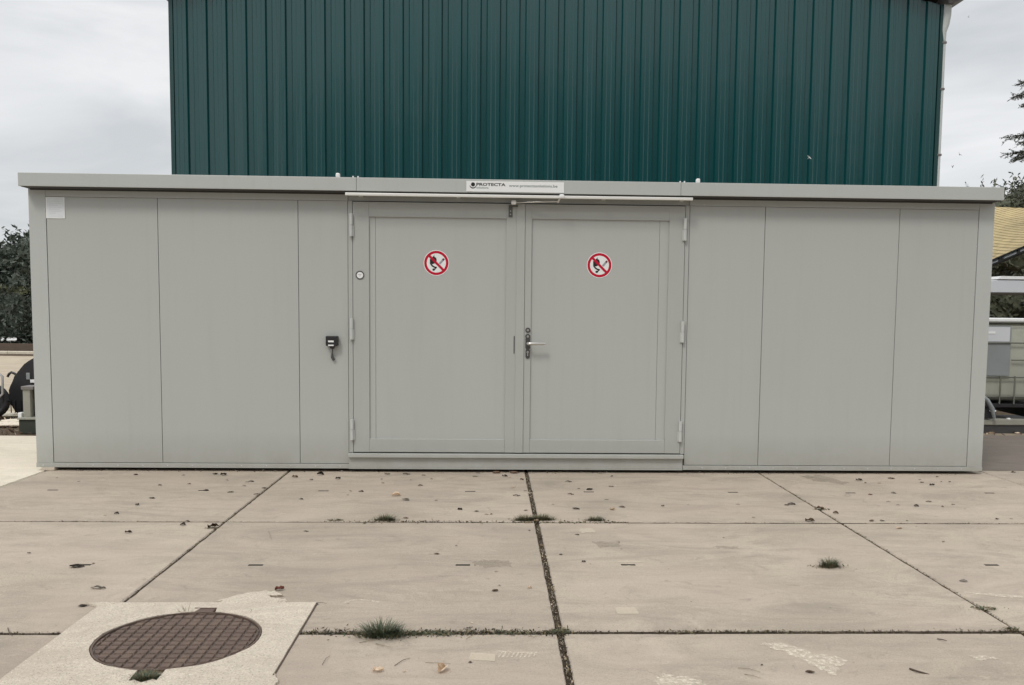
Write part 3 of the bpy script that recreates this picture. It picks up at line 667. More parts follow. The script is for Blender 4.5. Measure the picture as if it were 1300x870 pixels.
# ------------------------------------------------------------------ green barn
YG = 12.6; GX0, GX1, EAVE = -4.372, 6.205, 5.62
barn = thing('barn', 'tall dark green ribbed metal barn rising behind the container', 'barn', ((GX0 + GX1) / 2, YG, 0))
def bpart(name, bm, m_, parent=None, **k):
    bm.transform(Matrix.Translation(-Vector(barn.location))); return obj(name, bm, m_, parent or barn, **k)
gxm = (GX0 + GX1) / 2
def gz(x): return EAVE + (1 - abs(x - gxm) / ((GX1 - GX0) / 2)) * 1.5
PITCH = .2640; GO = -4.100          # groove pitch and phase
def prof(x0, x1):
    """profile points (x, y) across the sheet: wide flats with narrow recessed grooves and two shallow creases"""
    pts = []; k = math.floor((x0 - GO) / PITCH) - 1
    while True:
        c_ = GO + k * PITCH
        if c_ - .06 > x1: break
        for dx, dy in ((-.052, 0), (-.034, .034), (.030, .034), (.048, 0), (.094, 0), (.099, -.0035), (.104, 0), (.156, 0), (.161, -.0035), (.166, 0)):
            x = c_ + dx
            if x0 < x < x1: pts.append((x, dy))
        k += 1
    return [(x0, pts[0][1] if abs(pts[0][0] - x0) < .02 else 0)] + pts + [(x1, pts[-1][1] if abs(pts[-1][0] - x1) < .02 else 0)]
xa = GX0 + .02; i = 0
bounds = [GX0 + .02]
while bounds[-1] < GX1 - .02:
    nb = GO + .13 + PITCH * 4 * (len(bounds)); bounds.append(min(nb, GX1 - .02))
rb = random.Random(3)
for a, b in zip(bounds[:-1], bounds[1:]):
    if b - a < .05: continue
    bm = BM(); pr = prof(a, b); off = rb.uniform(-.0015, .0015)
    zs = [.2, 2.6, 3.6, 4.6]
    rows = []
    for r_i in range(5):
        rows.append([bm.verts.new((x, YG + y + off + rb.uniform(-.0006, .0006), zs[r_i] if r_i < 4 else gz(x))) for x, y in pr])
    for r0, r1_ in zip(rows[:-1], rows[1:]):
        for k in range(len(pr) - 1): bm.faces.new((r0[k], r0[k + 1], r1_[k + 1], r1_[k]))
    bpart('cladding_sheet', bm, M_green)
for a_, b_ in ((GX0 - .004, GX0 + .05), (GX1 - .05, GX1 + .004)):
    bm = BM(); box(bm, a_, b_, YG - .018, YG + .05, .2, EAVE + .02, .003); bpart('corner_trim', bm, M_greend)
bm = BM()
for s, x in ((-1, GX0), (1, GX1)):
    box(bm, min(x, x - s * .06), max(x, x - s * .06), YG + .055, YG + 14, .2, EAVE)
box(bm, GX0, GX1, YG + 14, YG + 14.1, .2, EAVE); bpart('side_wall', bm, M_greend)
bm = BM()      # roof planes with overhang
for s in (-1, 1):
    xe = gxm + s * ((GX1 - GX0) / 2 + .18); ze = EAVE - .02
    q = [(xe, YG - .25, ze + .10), (gxm, YG - .25, EAVE + 1.62), (gxm, YG + 14.3, EAVE + 1.62), (xe, YG + 14.3, ze + .10)]
    a = [bm.verts.new(p) for p in q]; b = [bm.verts.new((p[0], p[1], p[2] + .07)) for p in q]
    bm.faces.new(a); bm.faces.new(b[::-1])
    for k in range(4): bm.faces.new((a[k], b[k], b[(k + 1) % 4], a[(k + 1) % 4]))
bpart('roof', bm, M_gutter)
for s in (1, -1):
    bm = BM(); xg = GX1 if s > 0 else GX0     # box gutter with sloped front
    pr = [(0, 5.63), (.09, 5.630), (.31, 5.735), (.33, 5.80), (0, 5.80)]
    A = [bm.verts.new((xg + s * p[0], YG - .12, p[1])) for p in pr]; B = [bm.verts.new((xg + s * p[0], YG + 14.2, p[1])) for p in pr]
    bm.faces.new(A); bm.faces.new(B[::-1])
    for k in range(5): bm.faces.new((A[k], B[k], B[(k + 1) % 5], A[(k + 1) % 5]))
    bmesh.ops.recalc_face_normals(bm, faces=bm.faces[:]); bpart('gutter', bm, M_gutter)
bm = BM()
yp = YG + .01
tube(bm, [(GX1 + .045, yp, 5.64), (GX1 + .042, yp, 5.50), (GX1 + .03, yp, 5.38), (GX1 + .012, yp, 5.28), (GX1 + .016, yp, 5.16)], [.062, .062, .055, .040, .030], 14)
tube(bm, [(GX1 + .022, yp, 5.2), (GX1 + .022, yp, .1)], .026, 12)
dp = bpart('downpipe', bm, M_pipe)
for z in (5.13, 4.50, 3.6, 2.4):
    bm = BM(); box(bm, GX1 - .01, GX1 + .052, yp - .032, yp + .032, z - .015, z + .015, .004); bpart('pipe_bracket', bm, M_gutter, dp)

# ------------------------------------------------------------------ foliage builders
def leafquad(bm, p, s, rn, el=1.0, mi=0):
    a = Vector((rn.gauss(0, 1), rn.gauss(0, 1), rn.gauss(0, 1))).normalized(); b = a.orthogonal().normalized(); b.rotate(Matrix.Rotation(rn.random() * 6.28, 3, a))
    c_ = a.cross(b); v = [p - b * s * el, p - c_ * s * .5, p + b * s * el, p + c_ * s * .5]
    f = bm.faces.new([bm.verts.new(q) for q in v]); f.material_index = mi
def bushy(name, label, cat, loc, w, d, h_, z0, n, leaf_s, mats, seed, trunk=True, group=None, spiky=0):
    """tree or shrub: trunk with limbs, crown of leaf-sized faces gathered in clumps over a shell of lobes"""
    rn = random.Random(seed); t_ = thing(name, label, cat, loc, group=group)
    if trunk:
        bm = BM(); hh = z0 + h_ * .7
        tube(bm, [(0, 0, -.05), (.03, .02, hh * .4), (-.05, .03, hh * .8), (0, 0, hh)], [.05 * h_, .04 * h_, .025 * h_, .01], 8)
        for k in range(7):
            a = rn.random() * 6.28; zz = z0 * .8 + rn.random() * h_ * .45
            tube(bm, [(0, 0, zz), (math.cos(a) * w * .25, math.sin(a) * d * .25, zz + h_ * .12), (math.cos(a) * w * .4, math.sin(a) * d * .4, zz + h_ * .28)], [.018 * h_, .012 * h_, .004], 6)
        obj('trunk', bm, M_bark, t_)
    bm = BM(); lobes = []
    for k in range(26):
        a = rn.random() * 6.28; e = rn.uniform(-.6, 1.0); rr = math.sqrt(max(0, 1 - e * e * .8)) * rn.uniform(.35, .78)
        lobes.append((Vector((math.cos(a) * rr * w / 2, math.sin(a) * rr * d / 2, z0 + h_ / 2 + e * h_ * .36)), rn.uniform(.22, .38)))
    for k in range(n):
        c_, r_ = rn.choice(lobes); v = Vector((rn.gauss(0, 1), rn.gauss(0, 1), rn.gauss(0, 1))).normalized() * (rn.random() ** .4)
        if rn.random() < .012 + spiky * .12:      # a shoot standing out of the crown
            u_ = (v.normalized() + Vector((0, 0, .5))).normalized()
            for j_ in range(9):
                q_ = u_ * (.85 + .07 * j_) + Vector((rn.gauss(0, .02), rn.gauss(0, .02), rn.gauss(0, .02)))
                leafquad(bm, c_ + Vector((q_.x * r_ * w * .5, q_.y * r_ * d * .5, q_.z * r_ * h_ * .55)), leaf_s * rn.uniform(.5, .9), rn, 1.6, 0)
        p = c_ + Vector((v.x * r_ * w * .5, v.y * r_ * d * .5, v.z * r_ * h_ * .55))
        if p.z < .03: continue
        leafquad(bm, p, leaf_s * rn.uniform(.6, 1.3), rn, 1.3, 0 if rn.random() < .8 else 1)
    for c_, r_ in lobes:      # dark inner twigs mass to stop see-through
        b = bmesh.new(); bmesh.ops.create_icosphere(b, subdivisions=2, radius=1)
        for v in b.verts: v.co = c_ + Vector((v.co.x * r_ * w * .33, v.co.y * r_ * d * .33, v.co.z * r_ * h_ * .36)) * (1 + .3 * noise.noise(v.co * 2 + c_))
        merge(bm, b, 0)
    obj('crown', bm, mats, t_)
    return t_

# unseen trees added behind the viewer to darken the reflection in the barn cladding
for i_, (x_, y_, w_, h2, lab) in enumerate(((-7, -20, 9, 12, 'leftmost'), (0, -21, 10, 14, 'second from left'), (7, -20, 10, 14, 'middle'), (14, -21, 10, 13.5, 'second from right'), (21, -20, 9, 11, 'rightmost'))):
    bushy('tree', 'unseen dark tree added behind the viewer for the barn reflection, %s of five' % lab, 'tree', (x_, y_, 0), w_, 6, h2, .2, 6000, .36, [M_fold, M_fold], 50 + i_, group='unseen trees added for the barn reflection')
# left background
bushy('tree', 'dark dense tree rising above the hedge at the left edge', 'tree', (-15.2, 31, 0), 9, 7, 3.9, .3, 26000, .085, [M_fol, M_hedge], 11, spiky=.08)
bushy('tree', 'smaller dark tree partly hidden by the left end of the container', 'tree', (-11.6, 30, 0), 5, 4, 3.2, .2, 12000, .075, [M_fol, M_hedge], 12, spiky=.15)
hd = thing('hedge', 'clipped dark green hedge along the far side of the pale road', 'hedge', (-16, 28.6, 0))
rn = random.Random(21); bm = BM()
for k in range(30):
    b = bmesh.new(); bmesh.ops.create_icosphere(b, subdivisions=2, radius=1)
    cc = Vector((-9 + k * .6, rn.uniform(.0, .2), .9))
    for v in b.verts: v.co = cc + Vector((v.co.x * .6, v.co.y * .5, v.co.z * .9)) * (1 + .15 * noise.noise(v.co * 3 + cc))
    merge(bm, b)
for k in range(17000):
    x = rn.uniform(-9, 9); z = rn.uniform(.02, 1.95); y = -.55 + rn.uniform(-.1, .15) + .1 * noise.noise(Vector((x * 1.5, z * 1.5, 0)))
    if rn.random() < .18: z = 1.9 + rn.uniform(-.1, .1) + .08 * noise.noise(Vector((x, 0, 0))); y = rn.uniform(-.6, .6)
    leafquad(bm, Vector((x, y, z)), rn.uniform(.035, .08), rn, 1.2, 1 if z > 1.72 and rn.random() < .6 else 0)
obj('hedge_foliage', bm, [M_hedge, M_hedge2], hd)
# timber edging and kerb stone line
te = thing('timber_edging', 'low brown timber board edging at the foot of the hedge', 'edging', (-14, 27.3, 0))
for i, (a, b) in enumerate([(-8, -5.6), (-5.58, -3.2), (-3.18, -.8), (-.78, 1.4), (1.42, 3.8), (3.82, 6.2)]):
    bm = BM(); box(bm, a, b, -.04 + .004 * (i % 2), .04, -.03, .245, .006); obj('board', bm, M_timber, te)
kb_ = thing('kerb', 'pale yellowish kerb strip in front of the timber edging', 'kerb', (-14, 26.6, 0))
for i in range(14):
    bm = BM(); box(bm, -8 + i * 1.0, -7.01 + i * 1.0, -.12, .12, -.05, .05, .01); obj('kerb_stone', bm, M_cream, kb_)
# white flecks of paper caught low in the hedge
for px, w_, lab in ((3, .10, 'scrap of white litter low in the hedge at the photo edge'), (12, .22, 'larger scrap of white litter low in the hedge'), (18, .16, 'scrap of white litter low in the hedge nearest the container')):
    c_ = V(px, 431, 27.95); bm = BM()
    vv = [bm.verts.new((c_.x + a * w_, c_.y + b_ * .04, c_.z + z_ * .07)) for a, b_, z_ in ((-.5, 0, -.6), (.1, .3, -.9), (.5, -.2, -.2), (.4, .4, .5), (-.1, 0, .9), (-.5, .5, .3))]
    bm.faces.new(vv); bmesh.ops.triangulate(bm, faces=bm.faces[:]); bmesh.ops.solidify(bm, geom=bm.faces[:], thickness=.01); tag(obj('litter', bm, M_white), lab, 'litter')

# black moulded tub with hooked handle, beside the left corner
Yb = 11.25
tb = thing('black_tub', 'black moulded plastic tub with a hooked handle left of the container corner', 'tub', V(32, 528, Yb))
op = [(60, 452), (50, 452.5), (42, 455), (37, 457), (31, 462), (25, 469), (20, 473.5), (18, 478), (16, 484), (13, 490), (11, 496), (10, 503), (12, 511), (16, 520), (22, 526), (60, 527)]
pts = [V(a, b, Yb) for a, b in op]; bm = BM()
poly(bm, [(p.x, p.z) for p in pts], Yb, .5); bmesh.ops.bevel(bm, geom=[e for e in bm.edges], offset=.018, segments=2, affect='EDGES'); place(tb, bm, 'tub_body', M_blkpl)
bm = BM(); tube(bm, [V(22, 477, Yb + .05), V(18.5, 474.5, Yb + .05), V(14.5, 472.8, Yb + .05), V(11.5, 475, Yb + .05), V(9.6, 478.5, Yb + .05)], .016, 8); place(tb, bm, 'handle', M_blkpl)
bm = BM(); a, b = V(33.5, 473.5, Yb), V(38.5, 482, Yb); box(bm, a.x, b.x, Yb - .012, Yb + .01, b.z, a.z, .004); place(tb, bm, 'buckle', M_label)
bm = BM(); a, b = V(38.8, 482, Yb), V(46, 486, Yb); box(bm, a.x, b.x, Yb - .014, Yb + .01, b.z, a.z, .004); place(tb, bm, 'clip', M_white)
bm = BM(); 
for px in (14, 19, 26):
    a, b = V(px, 508, Yb), V(px + 1, 524, Yb); tube(bm, [(a.x, Yb - .01, a.z), (b.x, Yb - .01, b.z)], .006, 6)
place(tb, bm, 'rib', M_blkpl)
# black wheel with a bright fork, cut by the frame
wh = thing('trolley_wheel', 'black trolley wheel with shiny metal bracket at the very left edge', 'wheel', V(-9, 528, 11.0))
c_ = V(-9, 509, 11.0); bm = BM()
ring_p = [(c_.x + .165 * math.cos(k * math.pi / 12), 11.0, c_.z + .165 * math.sin(k * math.pi / 12)) for k in range(25)]
tube(bm, ring_p, .042, 8, caps=False); disc(bm, (c_.x, c_.z), .13, 11.0, 24, 0, .03); place(wh, bm, 'tyre', M_blkpl)
bm = BM(); tube(bm, [V(-2, 474, 10.93), V(3, 478, 10.93), V(3.5, 500, 10.93), V(-4, 508, 10.93)], .014, 8); tube(bm, [V(6, 501, 11.05), V(8, 508, 11.05), V(12, 518, 11.05)], [.012, .016, .006], 8); place(wh, bm, 'fork', M_galv)
# grey pedestal on a dark green box
gp = thing('grey_pedestal', 'square grey pedestal with darker cap standing on the green box', 'pedestal', V(35, 531, 9.95))
Yp = 9.92
a, b = V(28.5, 494, Yp), V(39, 530.5, Yp); bm = BM(); box(bm, a.x, b.x, Yp, Yp + .14, b.z, a.z, .005); place(gp, bm, 'pedestal_body', M_post)
a, b = V(27, 490.5, Yp), V(43, 495, Yp); bm = BM(); box(bm, a.x, b.x, Yp - .015, Yp + .16, b.z, a.z, .005); place(gp, bm, 'cap', M_gutter)
a, b = V(40.5, 495, Yp), V(50, 530.5, Yp); bm = BM(); box(bm, a.x, b.x, Yp + .05, Yp + .15, b.z, a.z, .003); place(gp, bm, 'side_fin', M_post)
a, b = V(23, 524, Yp), V(28, 530.5, Yp); bm = BM(); box(bm, a.x, b.x, Yp - .01, Yp + .06, b.z, a.z, .005); place(gp, bm, 'white_block', M_white)
gb_ = thing('green_box', 'low dark green box with pale lid under the grey pedestal', 'box', V(35, 551, 9.85))
a, b = V(23.5, 533, 9.85), V(60, 552, 9.85); bm = BM(); box(bm, a.x, b.x, 9.85, 10.15, -.02, a.z, .008); place(gb_, bm, 'box_body', M_plinth)
a, b = V(22.5, 531, 9.85), V(60, 533, 9.85); bm = BM(); box(bm, a.x, b.x, 9.83, 10.17, b.z, a.z + .003, .003); place(gb_, bm, 'lid', M_post)
# pale flat stones and leaf litter on the soil strip
for px, py, w_, d_, lab in ((10, 527, .32, .22, 'flat pale paving fragment on the soil behind the cream slab'), (8, 540, .42, .10, 'long pale broken slab piece lying on the leaf litter'), (22, 536, .20, .08, 'small pale broken slab piece near the green box')):
    g = G(px, py); bm = BM(); b2 = bmesh.new(); bmesh.ops.create_icosphere(b2, subdivisions=2, radius=1)
    for v in b2.verts: v.co = Vector((g.x + v.co.x * w_ * (1 + .2 * noise.noise(v.co * 2)), g.y + v.co.y * d_, .01 + v.co.z * .03))
    merge(bm, b2); tag(obj('stone_fragment', bm, M_cream), lab, 'stone')
rn = random.Random(8); bm = BM()
for k in range(900):
    g = Vector((rn.uniform(-8.5, -4.5), rn.uniform(9.62, 11.3), -.012 + rn.random() * .03)); leafquad(bm, g, rn.uniform(.012, .035), rn, 1.2, rn.choice((0, 0, 1, 1, 2)))
for k in range(260):
    g = Vector((rn.uniform(4.5, 8), rn.uniform(10.1, 10.9), -.012 + rn.random() * .02)); leafquad(bm, g, rn.uniform(.01, .03), rn, 1.2, rn.choice((0, 0, 1, 1, 2)))
tag(obj('leaf_litter', bm, [LEAFM[0], LEAFM[1], LEAFM[2]]), 'brown leaf litter on the soil strips beside the container', 'leaf litter', kind='stuff')

# ------------------------------------------------------------------ right background
# conifer
def conifer(loc):
    t_ = thing('conifer_tree', 'tall sparse conifer reaching into the sky at the right edge', 'tree', loc)
    bm = BM(); tube(bm, [(0, 0, -.05), (.05, 0, 4), (0, .05, 8.5)], [.17, .11, .01], 9); obj('trunk', bm, M_bark, t_)
    rn = random.Random(4); bmn = BM(); bmb = BM()
    def branch(z, a, L, rise, dens=1.0):
        d = Vector((math.cos(a), math.sin(a), 0)); n_ = 9; pts = []
        for k in range(n_):
            t = k / (n_ - 1); pts.append(Vector((0, 0, z)) + d * L * t + Vector((0, 0, rise * math.sin(t * 1.7) * L - .25 * t * t * L * .5)))
        tube(bmb, pts, [.028 * (1 - k / n_) + .004 for k in range(n_)], 5)
        side = Vector((-d.y, d.x, 0))
        for k in range(int(L * 34 * dens)):
            t = rn.uniform(.25, 1); p = pts[min(n_ - 2, int(t * (n_ - 1)))].lerp(pts[min(n_ - 1, int(t * (n_ - 1)) + 1)], (t * (n_ - 1)) % 1)
            sgn = rn.choice((-1, 1)); q = (side * sgn * rn.uniform(.3, 1) + d * rn.uniform(.3, 1.1) + Vector((0, 0, rn.uniform(-.55, .45)))).normalized() * rn.uniform(.10, .34) * (1.15 - t * .45)
            mid = p + q * .5 + Vector((0, 0, -.02)); e = p + q + Vector((0, 0, -.05)); tube(bmb, [p, mid, e], [.006, .004, .002], 3, caps=False)
            for m2 in range(14):
                s_ = rn.random(); c0 = p.lerp(e, s_) ; w_ = Vector((rn.gauss(0, 1), rn.gauss(0, 1), rn.gauss(0, .8))).normalized() * rn.uniform(.035, .075) + q.normalized() * .02
                nrm = w_.cross(Vector((rn.gauss(0, 1), rn.gauss(0, 1), rn.gauss(0, 1)))).normalized() * .010
                bmn.faces.new([bmn.verts.new(x_) for x_ in (c0 - nrm, c0 + w_, c0 + nrm)])
    for z, da, L, rise in ((6.25, 0, 1.3, .32), (6.1, .2, 1.3, .26), (6.2, -.25, 1.35, .18), (5.95, .1, 1.3, .14), (5.1, -.05, 1.5, .28), (5.0, .2, 1.4, .24), (4.95, -.2, 1.4, .16), (4.85, .05, 1.3, .14), (3.9, .1, 1.3, .2)):
        branch(z, math.pi + da, L, rise, 1.15)
    for k in range(46):
        z = 1.6 + k * .145; L = max(.25, (8.6 - z) * .27) * rn.uniform(.7, 1.1); a = rn.uniform(-1.9, 1.9)
        branch(z, a, L, rn.uniform(.05, .25), .8)
    for k in range(8): branch(6.6 + k * .2, rn.random() * 6.28, max(.2, (8.5 - 6.6 - k * .2) * .22), .2)
    obj('branches', bmb, M_bark, t_); obj('needles', bmn, M_conif, t_)
conifer((12.95, 20, 0))
bushy('tree', 'loose green tree behind the ochre roof at the right edge', 'tree', (21.5, 33, 0), 7.5, 5, 5.0, 1.9, 20000, .08, [M_fol2, M_fol], 31, spiky=.12)
bushy('tree', 'wispy dark tree behind the roof corner of the container on the right', 'tree', (17.0, 31, 0), 5.5, 4, 4.1, 1.5, 14000, .065, [M_fol2, M_fol], 32, spiky=.2)
bushy('shrub', 'olive shrub mass under the ochre roof at the right edge', 'shrub', (12.6, 18.5, 0), 3.2, 1.6, 2.7, .1, 9000, .055, [M_fol2, M_fol], 33, trunk=False)
bushy('shrub', 'dark low shrub behind the white liquid tank', 'shrub', (9.2, 15.0, 0), 3.6, 1.6, 2.0, 0, 9000, .045, [M_fol2, M_fol], 34, trunk=False)
bushy('shrub', 'dark tall shrub behind the right end wall of the container', 'shrub', (15.4, 21.5, 0), 5, 2, 3.0, 0, 8000, .07, [M_fol, M_fol2], 35, trunk=False)

# open shelter with ochre sheet roof
sh = thing('open_shelter', 'ochre yellow sheet roof of an open shelter at the right edge', 'shelter', (15.5, 19, 0))
c00, c10, c01, c11 = V(1243, 338, 19.0), V(1345, 294.5, 17.2), V(1243, 262, 24.5), V(1345, 266.5, 23.5)
def RP(u, v): return c00.lerp(c10, u).lerp(c01.lerp(c11, u), v)
nst = 30; st = 1.62 / nst
for i in range(nst + 1):
    v0 = i * st - .005; bm = BM(); lo = []; hi = []
    for k in range(17):
        u = k / 16; a = v0 - .58 * u; b = a + st
        a = min(1, max(0, a)); b = min(1, max(0, b)); lo.append(RP(u, a) + Vector((0, -.005, .012))); hi.append(RP(u, b) + Vector((0, 0, 0)))
    any_ = False
    for k in range(16):
        if (hi[k] - lo[k]).length < .02 and (hi[k + 1] - lo[k + 1]).length < .02: continue
        any_ = True
        q = [bm.verts.new(p) for p in (lo[k], lo[k + 1], hi[k + 1], hi[k])]; bm.faces.new(q)
        q2 = [bm.verts.new(p + Vector((0, 0, -.05))) for p in (lo[k], lo[k + 1], hi[k + 1], hi[k])]; bm.faces.new(q2[::-1])
        bm.faces.new((q2[0], q2[1], q[1], q[0]))
    if any_: bm.transform(Matrix.Translation(-Vector(sh.location))); obj('roof_sheet', bm, M_roofy, sh)
    else: bm.free()
def beam(a, b, w_, h_, m_, name, parent=sh, dz=0, dy=0):
    bm = BM(); d = (b - a); L = d.length; ang = math.atan2(d.y, d.x); el = math.asin(d.z / L)
    Mx = Matrix.Translation(a + Vector((0, dy, dz)) - Vector(parent.location)) @ Matrix.Rotation(ang, 4, 'Z') @ Matrix.Rotation(-el, 4, 'Y')
    box(bm, 0, L, -w_ / 2, w_ / 2, -h_ / 2, h_ / 2, M=Mx); return obj(name, bm, m_, parent)
beam(c00, c10, .06, .03, M_dkst, 'verge_trim', dz=.0)
beam(c00, c10, .04, .055, M_panelw, 'verge_board', dz=-.055, dy=.05)
beam(c00, c10, .08, .035, M_dkst, 'lower_beam', dz=-.10, dy=.0)
for px in (1252, 1271.5, 1274.5, 1295.5, 1318, 1340):
    t = (px - 1243) / 102; p = c00.lerp(c10, t); bm = BM(); box(bm, p.x - .016, p.x + .016, p.y - .05, p.y + .05, p.z - .085, p.z - .015)
    bm.transform(Matrix.Translation(-Vector(sh.location))); obj('bracket', bm, M_dkst, sh)
for p in (c00 + Vector((-.2, 0, 0)), c10, c01 + Vector((-.2, 0, 0)), c11):
    bm = BM(); box(bm, p.x - .05, p.x + .05, p.y - .05, p.y + .05, 0, p.z - .3); bm.transform(Matrix.Translation(-Vector(sh.location))); obj('post', bm, M_dkst, sh)

# white flat canopy
wc = thing('white_canopy', 'flat white canopy with a raised lid between shrubs at the right edge', 'canopy', (8.6, 13.0, 0))
a, b = V(1252, 355.5, 12.5), V(1252, 371.5, 12.5)
bm = BM(); box(bm, a.x, a.x + 3.2, 12.5, 14, b.z, a.z, .01); place(wc, bm, 'canopy_edge', M_panelw)
a2 = V(1264, 352, 12.6); bm = BM(); poly(bm, [(a2.x - .03, a.z + .012), (a.x + 3.1, a.z + .012), (a.x + 3.1, a.z + .055), (a2.x + .02, a.z + .055)], 12.49, 1.4); place(wc, bm, 'raised_lid', M_white)
for x, y in ((a.x + .02, 13.8), (a.x + 3.1, 12.6), (a.x + 3.1, 13.9)):
    bm = BM(); box(bm, x, x + .06, y, y + .06, 0, b.z); place(wc, bm, 'post', M_panelw)

# liquid tank in a cage
tk = thing('liquid_tank', 'milky plastic liquid tank in a metal cage at the right edge', 'tank', (5.95, 10.9, 0), rz=R(-5))
Z0, Z1 = .33, 1.33; hx_, hy_ = .58, .48
bm = BM(); box(bm, -hx_, hx_, -hy_, hy_, Z0 + .03, Z1 - .045, .09, 4); o = obj('tank_body', bm, M_tank, tk, smooth=True)
bm = BM(); box(bm, -hx_ - .02, hx_ + .02, -hy_ - .02, hy_ + .02, Z1 - .035, Z1 + .01, .012); obj('tank_lid_rim', bm, M_white, tk)
bm = BM(); box(bm, -hx_ + .05, .185, -hy_ - .030, -hy_ - .022, .66, 1.25, .003); pl = obj('name_plate', bm, M_label, tk)
bm = BM(); box(bm, -hx_ + .05, .17, -hy_ - .032, -hy_ - .0302, 1.065, 1.235, .0008); obj('plate_upper', bm, M_panelw, pl)
bm = BM(); box(bm, -.09, .0, -hy_ - .036, -hy_ - .0325, 1.155, 1.18, .001); obj('plate_sticker', bm, M_white, pl)
M_cage = mat('dull_cage_steel', (.20, .205, .175), .5, metal=.4)
for z in (.415, .645, 1.05, 1.29):
    for s in (1,):
        bm = BM(); tube(bm, [(-hx_ - .02, -hy_ - .04, z), (hx_ + .02, -hy_ - .04, z), (hx_ + .02, hy_ + .02, z), (-hx_ - .02, hy_ + .02, z), (-hx_ - .02, -hy_ - .04, z)], .009, 6); obj('cage_bar', bm, M_cage, tk)
bm = BM(); tube(bm, [(.2, -hy_ - .04, .85), (hx_ + .02, -hy_ - .04, .85)], .009, 6); obj('cage_bar', bm, M_cage, tk)
for x in (-.56, -.3, .08, .245, .46, .58):
    bm = BM(); tube(bm, [(x, -hy_ - .048, Z0), (x, -hy_ - .048, .66 if x in (.08, .245) else Z1)], .009, 6); obj('cage_bar', bm, M_cage, tk)
bm = BM(); box(bm, -.62, .62, -.52, .52, .29, .33, .004); 
for x in (-.6, -.06, .48): box(bm, x, x + .12, -.5, .5, .16, .29)
obj('pallet', bm, M_blkpl, tk)
bm = BM(); box(bm, -.02, .05, -.53, -.5, .235, .255, .004); obj('pallet_tag', bm, M_white, tk)
bm = BM()
for x in (-.14, .18): box(bm, x, x + .035, -.54, -.50, .135, .165, .006)
obj('foot_cap', bm, M_white, tk)
bm = BM(); poly(bm, [(-.62, .50), (-.16, .50), (-.12, .30), (-.04, .16), (-.62, .16)], -.60, .07); obj('valve_guard', bm, M_blkpl, tk)
bm = BM(); tube(bm, [(-.17, -.62, .44), (-.10, -.62, .38), (-.04, -.62, .28), (-.01, -.62, .165)], [.016, .026, .028, .018], 8); obj('outlet_hose', bm, M_label, tk)
rl = thing('low_rail', 'low grey and black bearer rail under the liquid tank', 'rail', (6.4, 10.4, 0))
bm = BM(); box(bm, -1.4, 2.6, -.08, .08, .085, .15, .006); obj('top_beam', bm, M_post, rl)
bm = BM(); box(bm, -1.4, 2.6, -.06, 1.0, -.02, .084); obj('base_beam', bm, M_dkst, rl)

# birds in the air
def bird(px, py, Y, s, label, m_, roll):
    c_ = V(px, py, Y); b_ = thing('bird', label, 'bird', c_); bm = BM()
    tube(bm, [(-.5 * s, 0, 0), (-.25 * s, 0, .03 * s), (.1 * s, 0, .02 * s), (.42 * s, 0, .03 * s), (.55 * s, 0, 0)], [.01 * s, .09 * s, .12 * s, .07 * s, .01 * s], 8); obj('body', bm, m_, b_)
    for sg_ in (-1, 1):
        bm = BM(); q = [(-.1, 0, .05), (.2, 0, .05), (.15, sg_ * .5, .35), (-.1, sg_ * 1.0, .45), (-.15, sg_ * .45, .3)]
        bm.faces.new([bm.verts.new(Vector(v) * s) for v in q]); bmesh.ops.solidify(bm, geom=bm.faces[:], thickness=.02 * s); obj('wing', bm, m_, b_)
    bm = BM(); bm.faces.new([bm.verts.new(Vector(v) * s) for v in ((-.4, -.06, 0), (-.4, .06, 0), (-.75, .13, 0), (-.75, -.13, 0))]); bmesh.ops.solidify(bm, geom=bm.faces[:], thickness=.02 * s); obj('tail', bm, m_, b_)
    b_.rotation_euler = roll
bird(1218, 196.5, 24, .075, 'dark bird flying right of the barn, the higher of the two dark ones', M_blkpl, (R(50), R(20), R(60)))
bird(1209, 212, 24, .06, 'small dark bird flying lower right of the barn just above the container roof', M_blkpl, (R(80), R(40), R(20)))
bird(1229.5, 22, 30, .06, 'tiny grey bird high in the sky right of the barn gutter', M_cig, (R(70), R(10), R(10)))
bird(1027, 200, 11.6, .038, 'small pale bird seen against the green barn wall', M_pipe, (R(80), R(-50), R(10)))

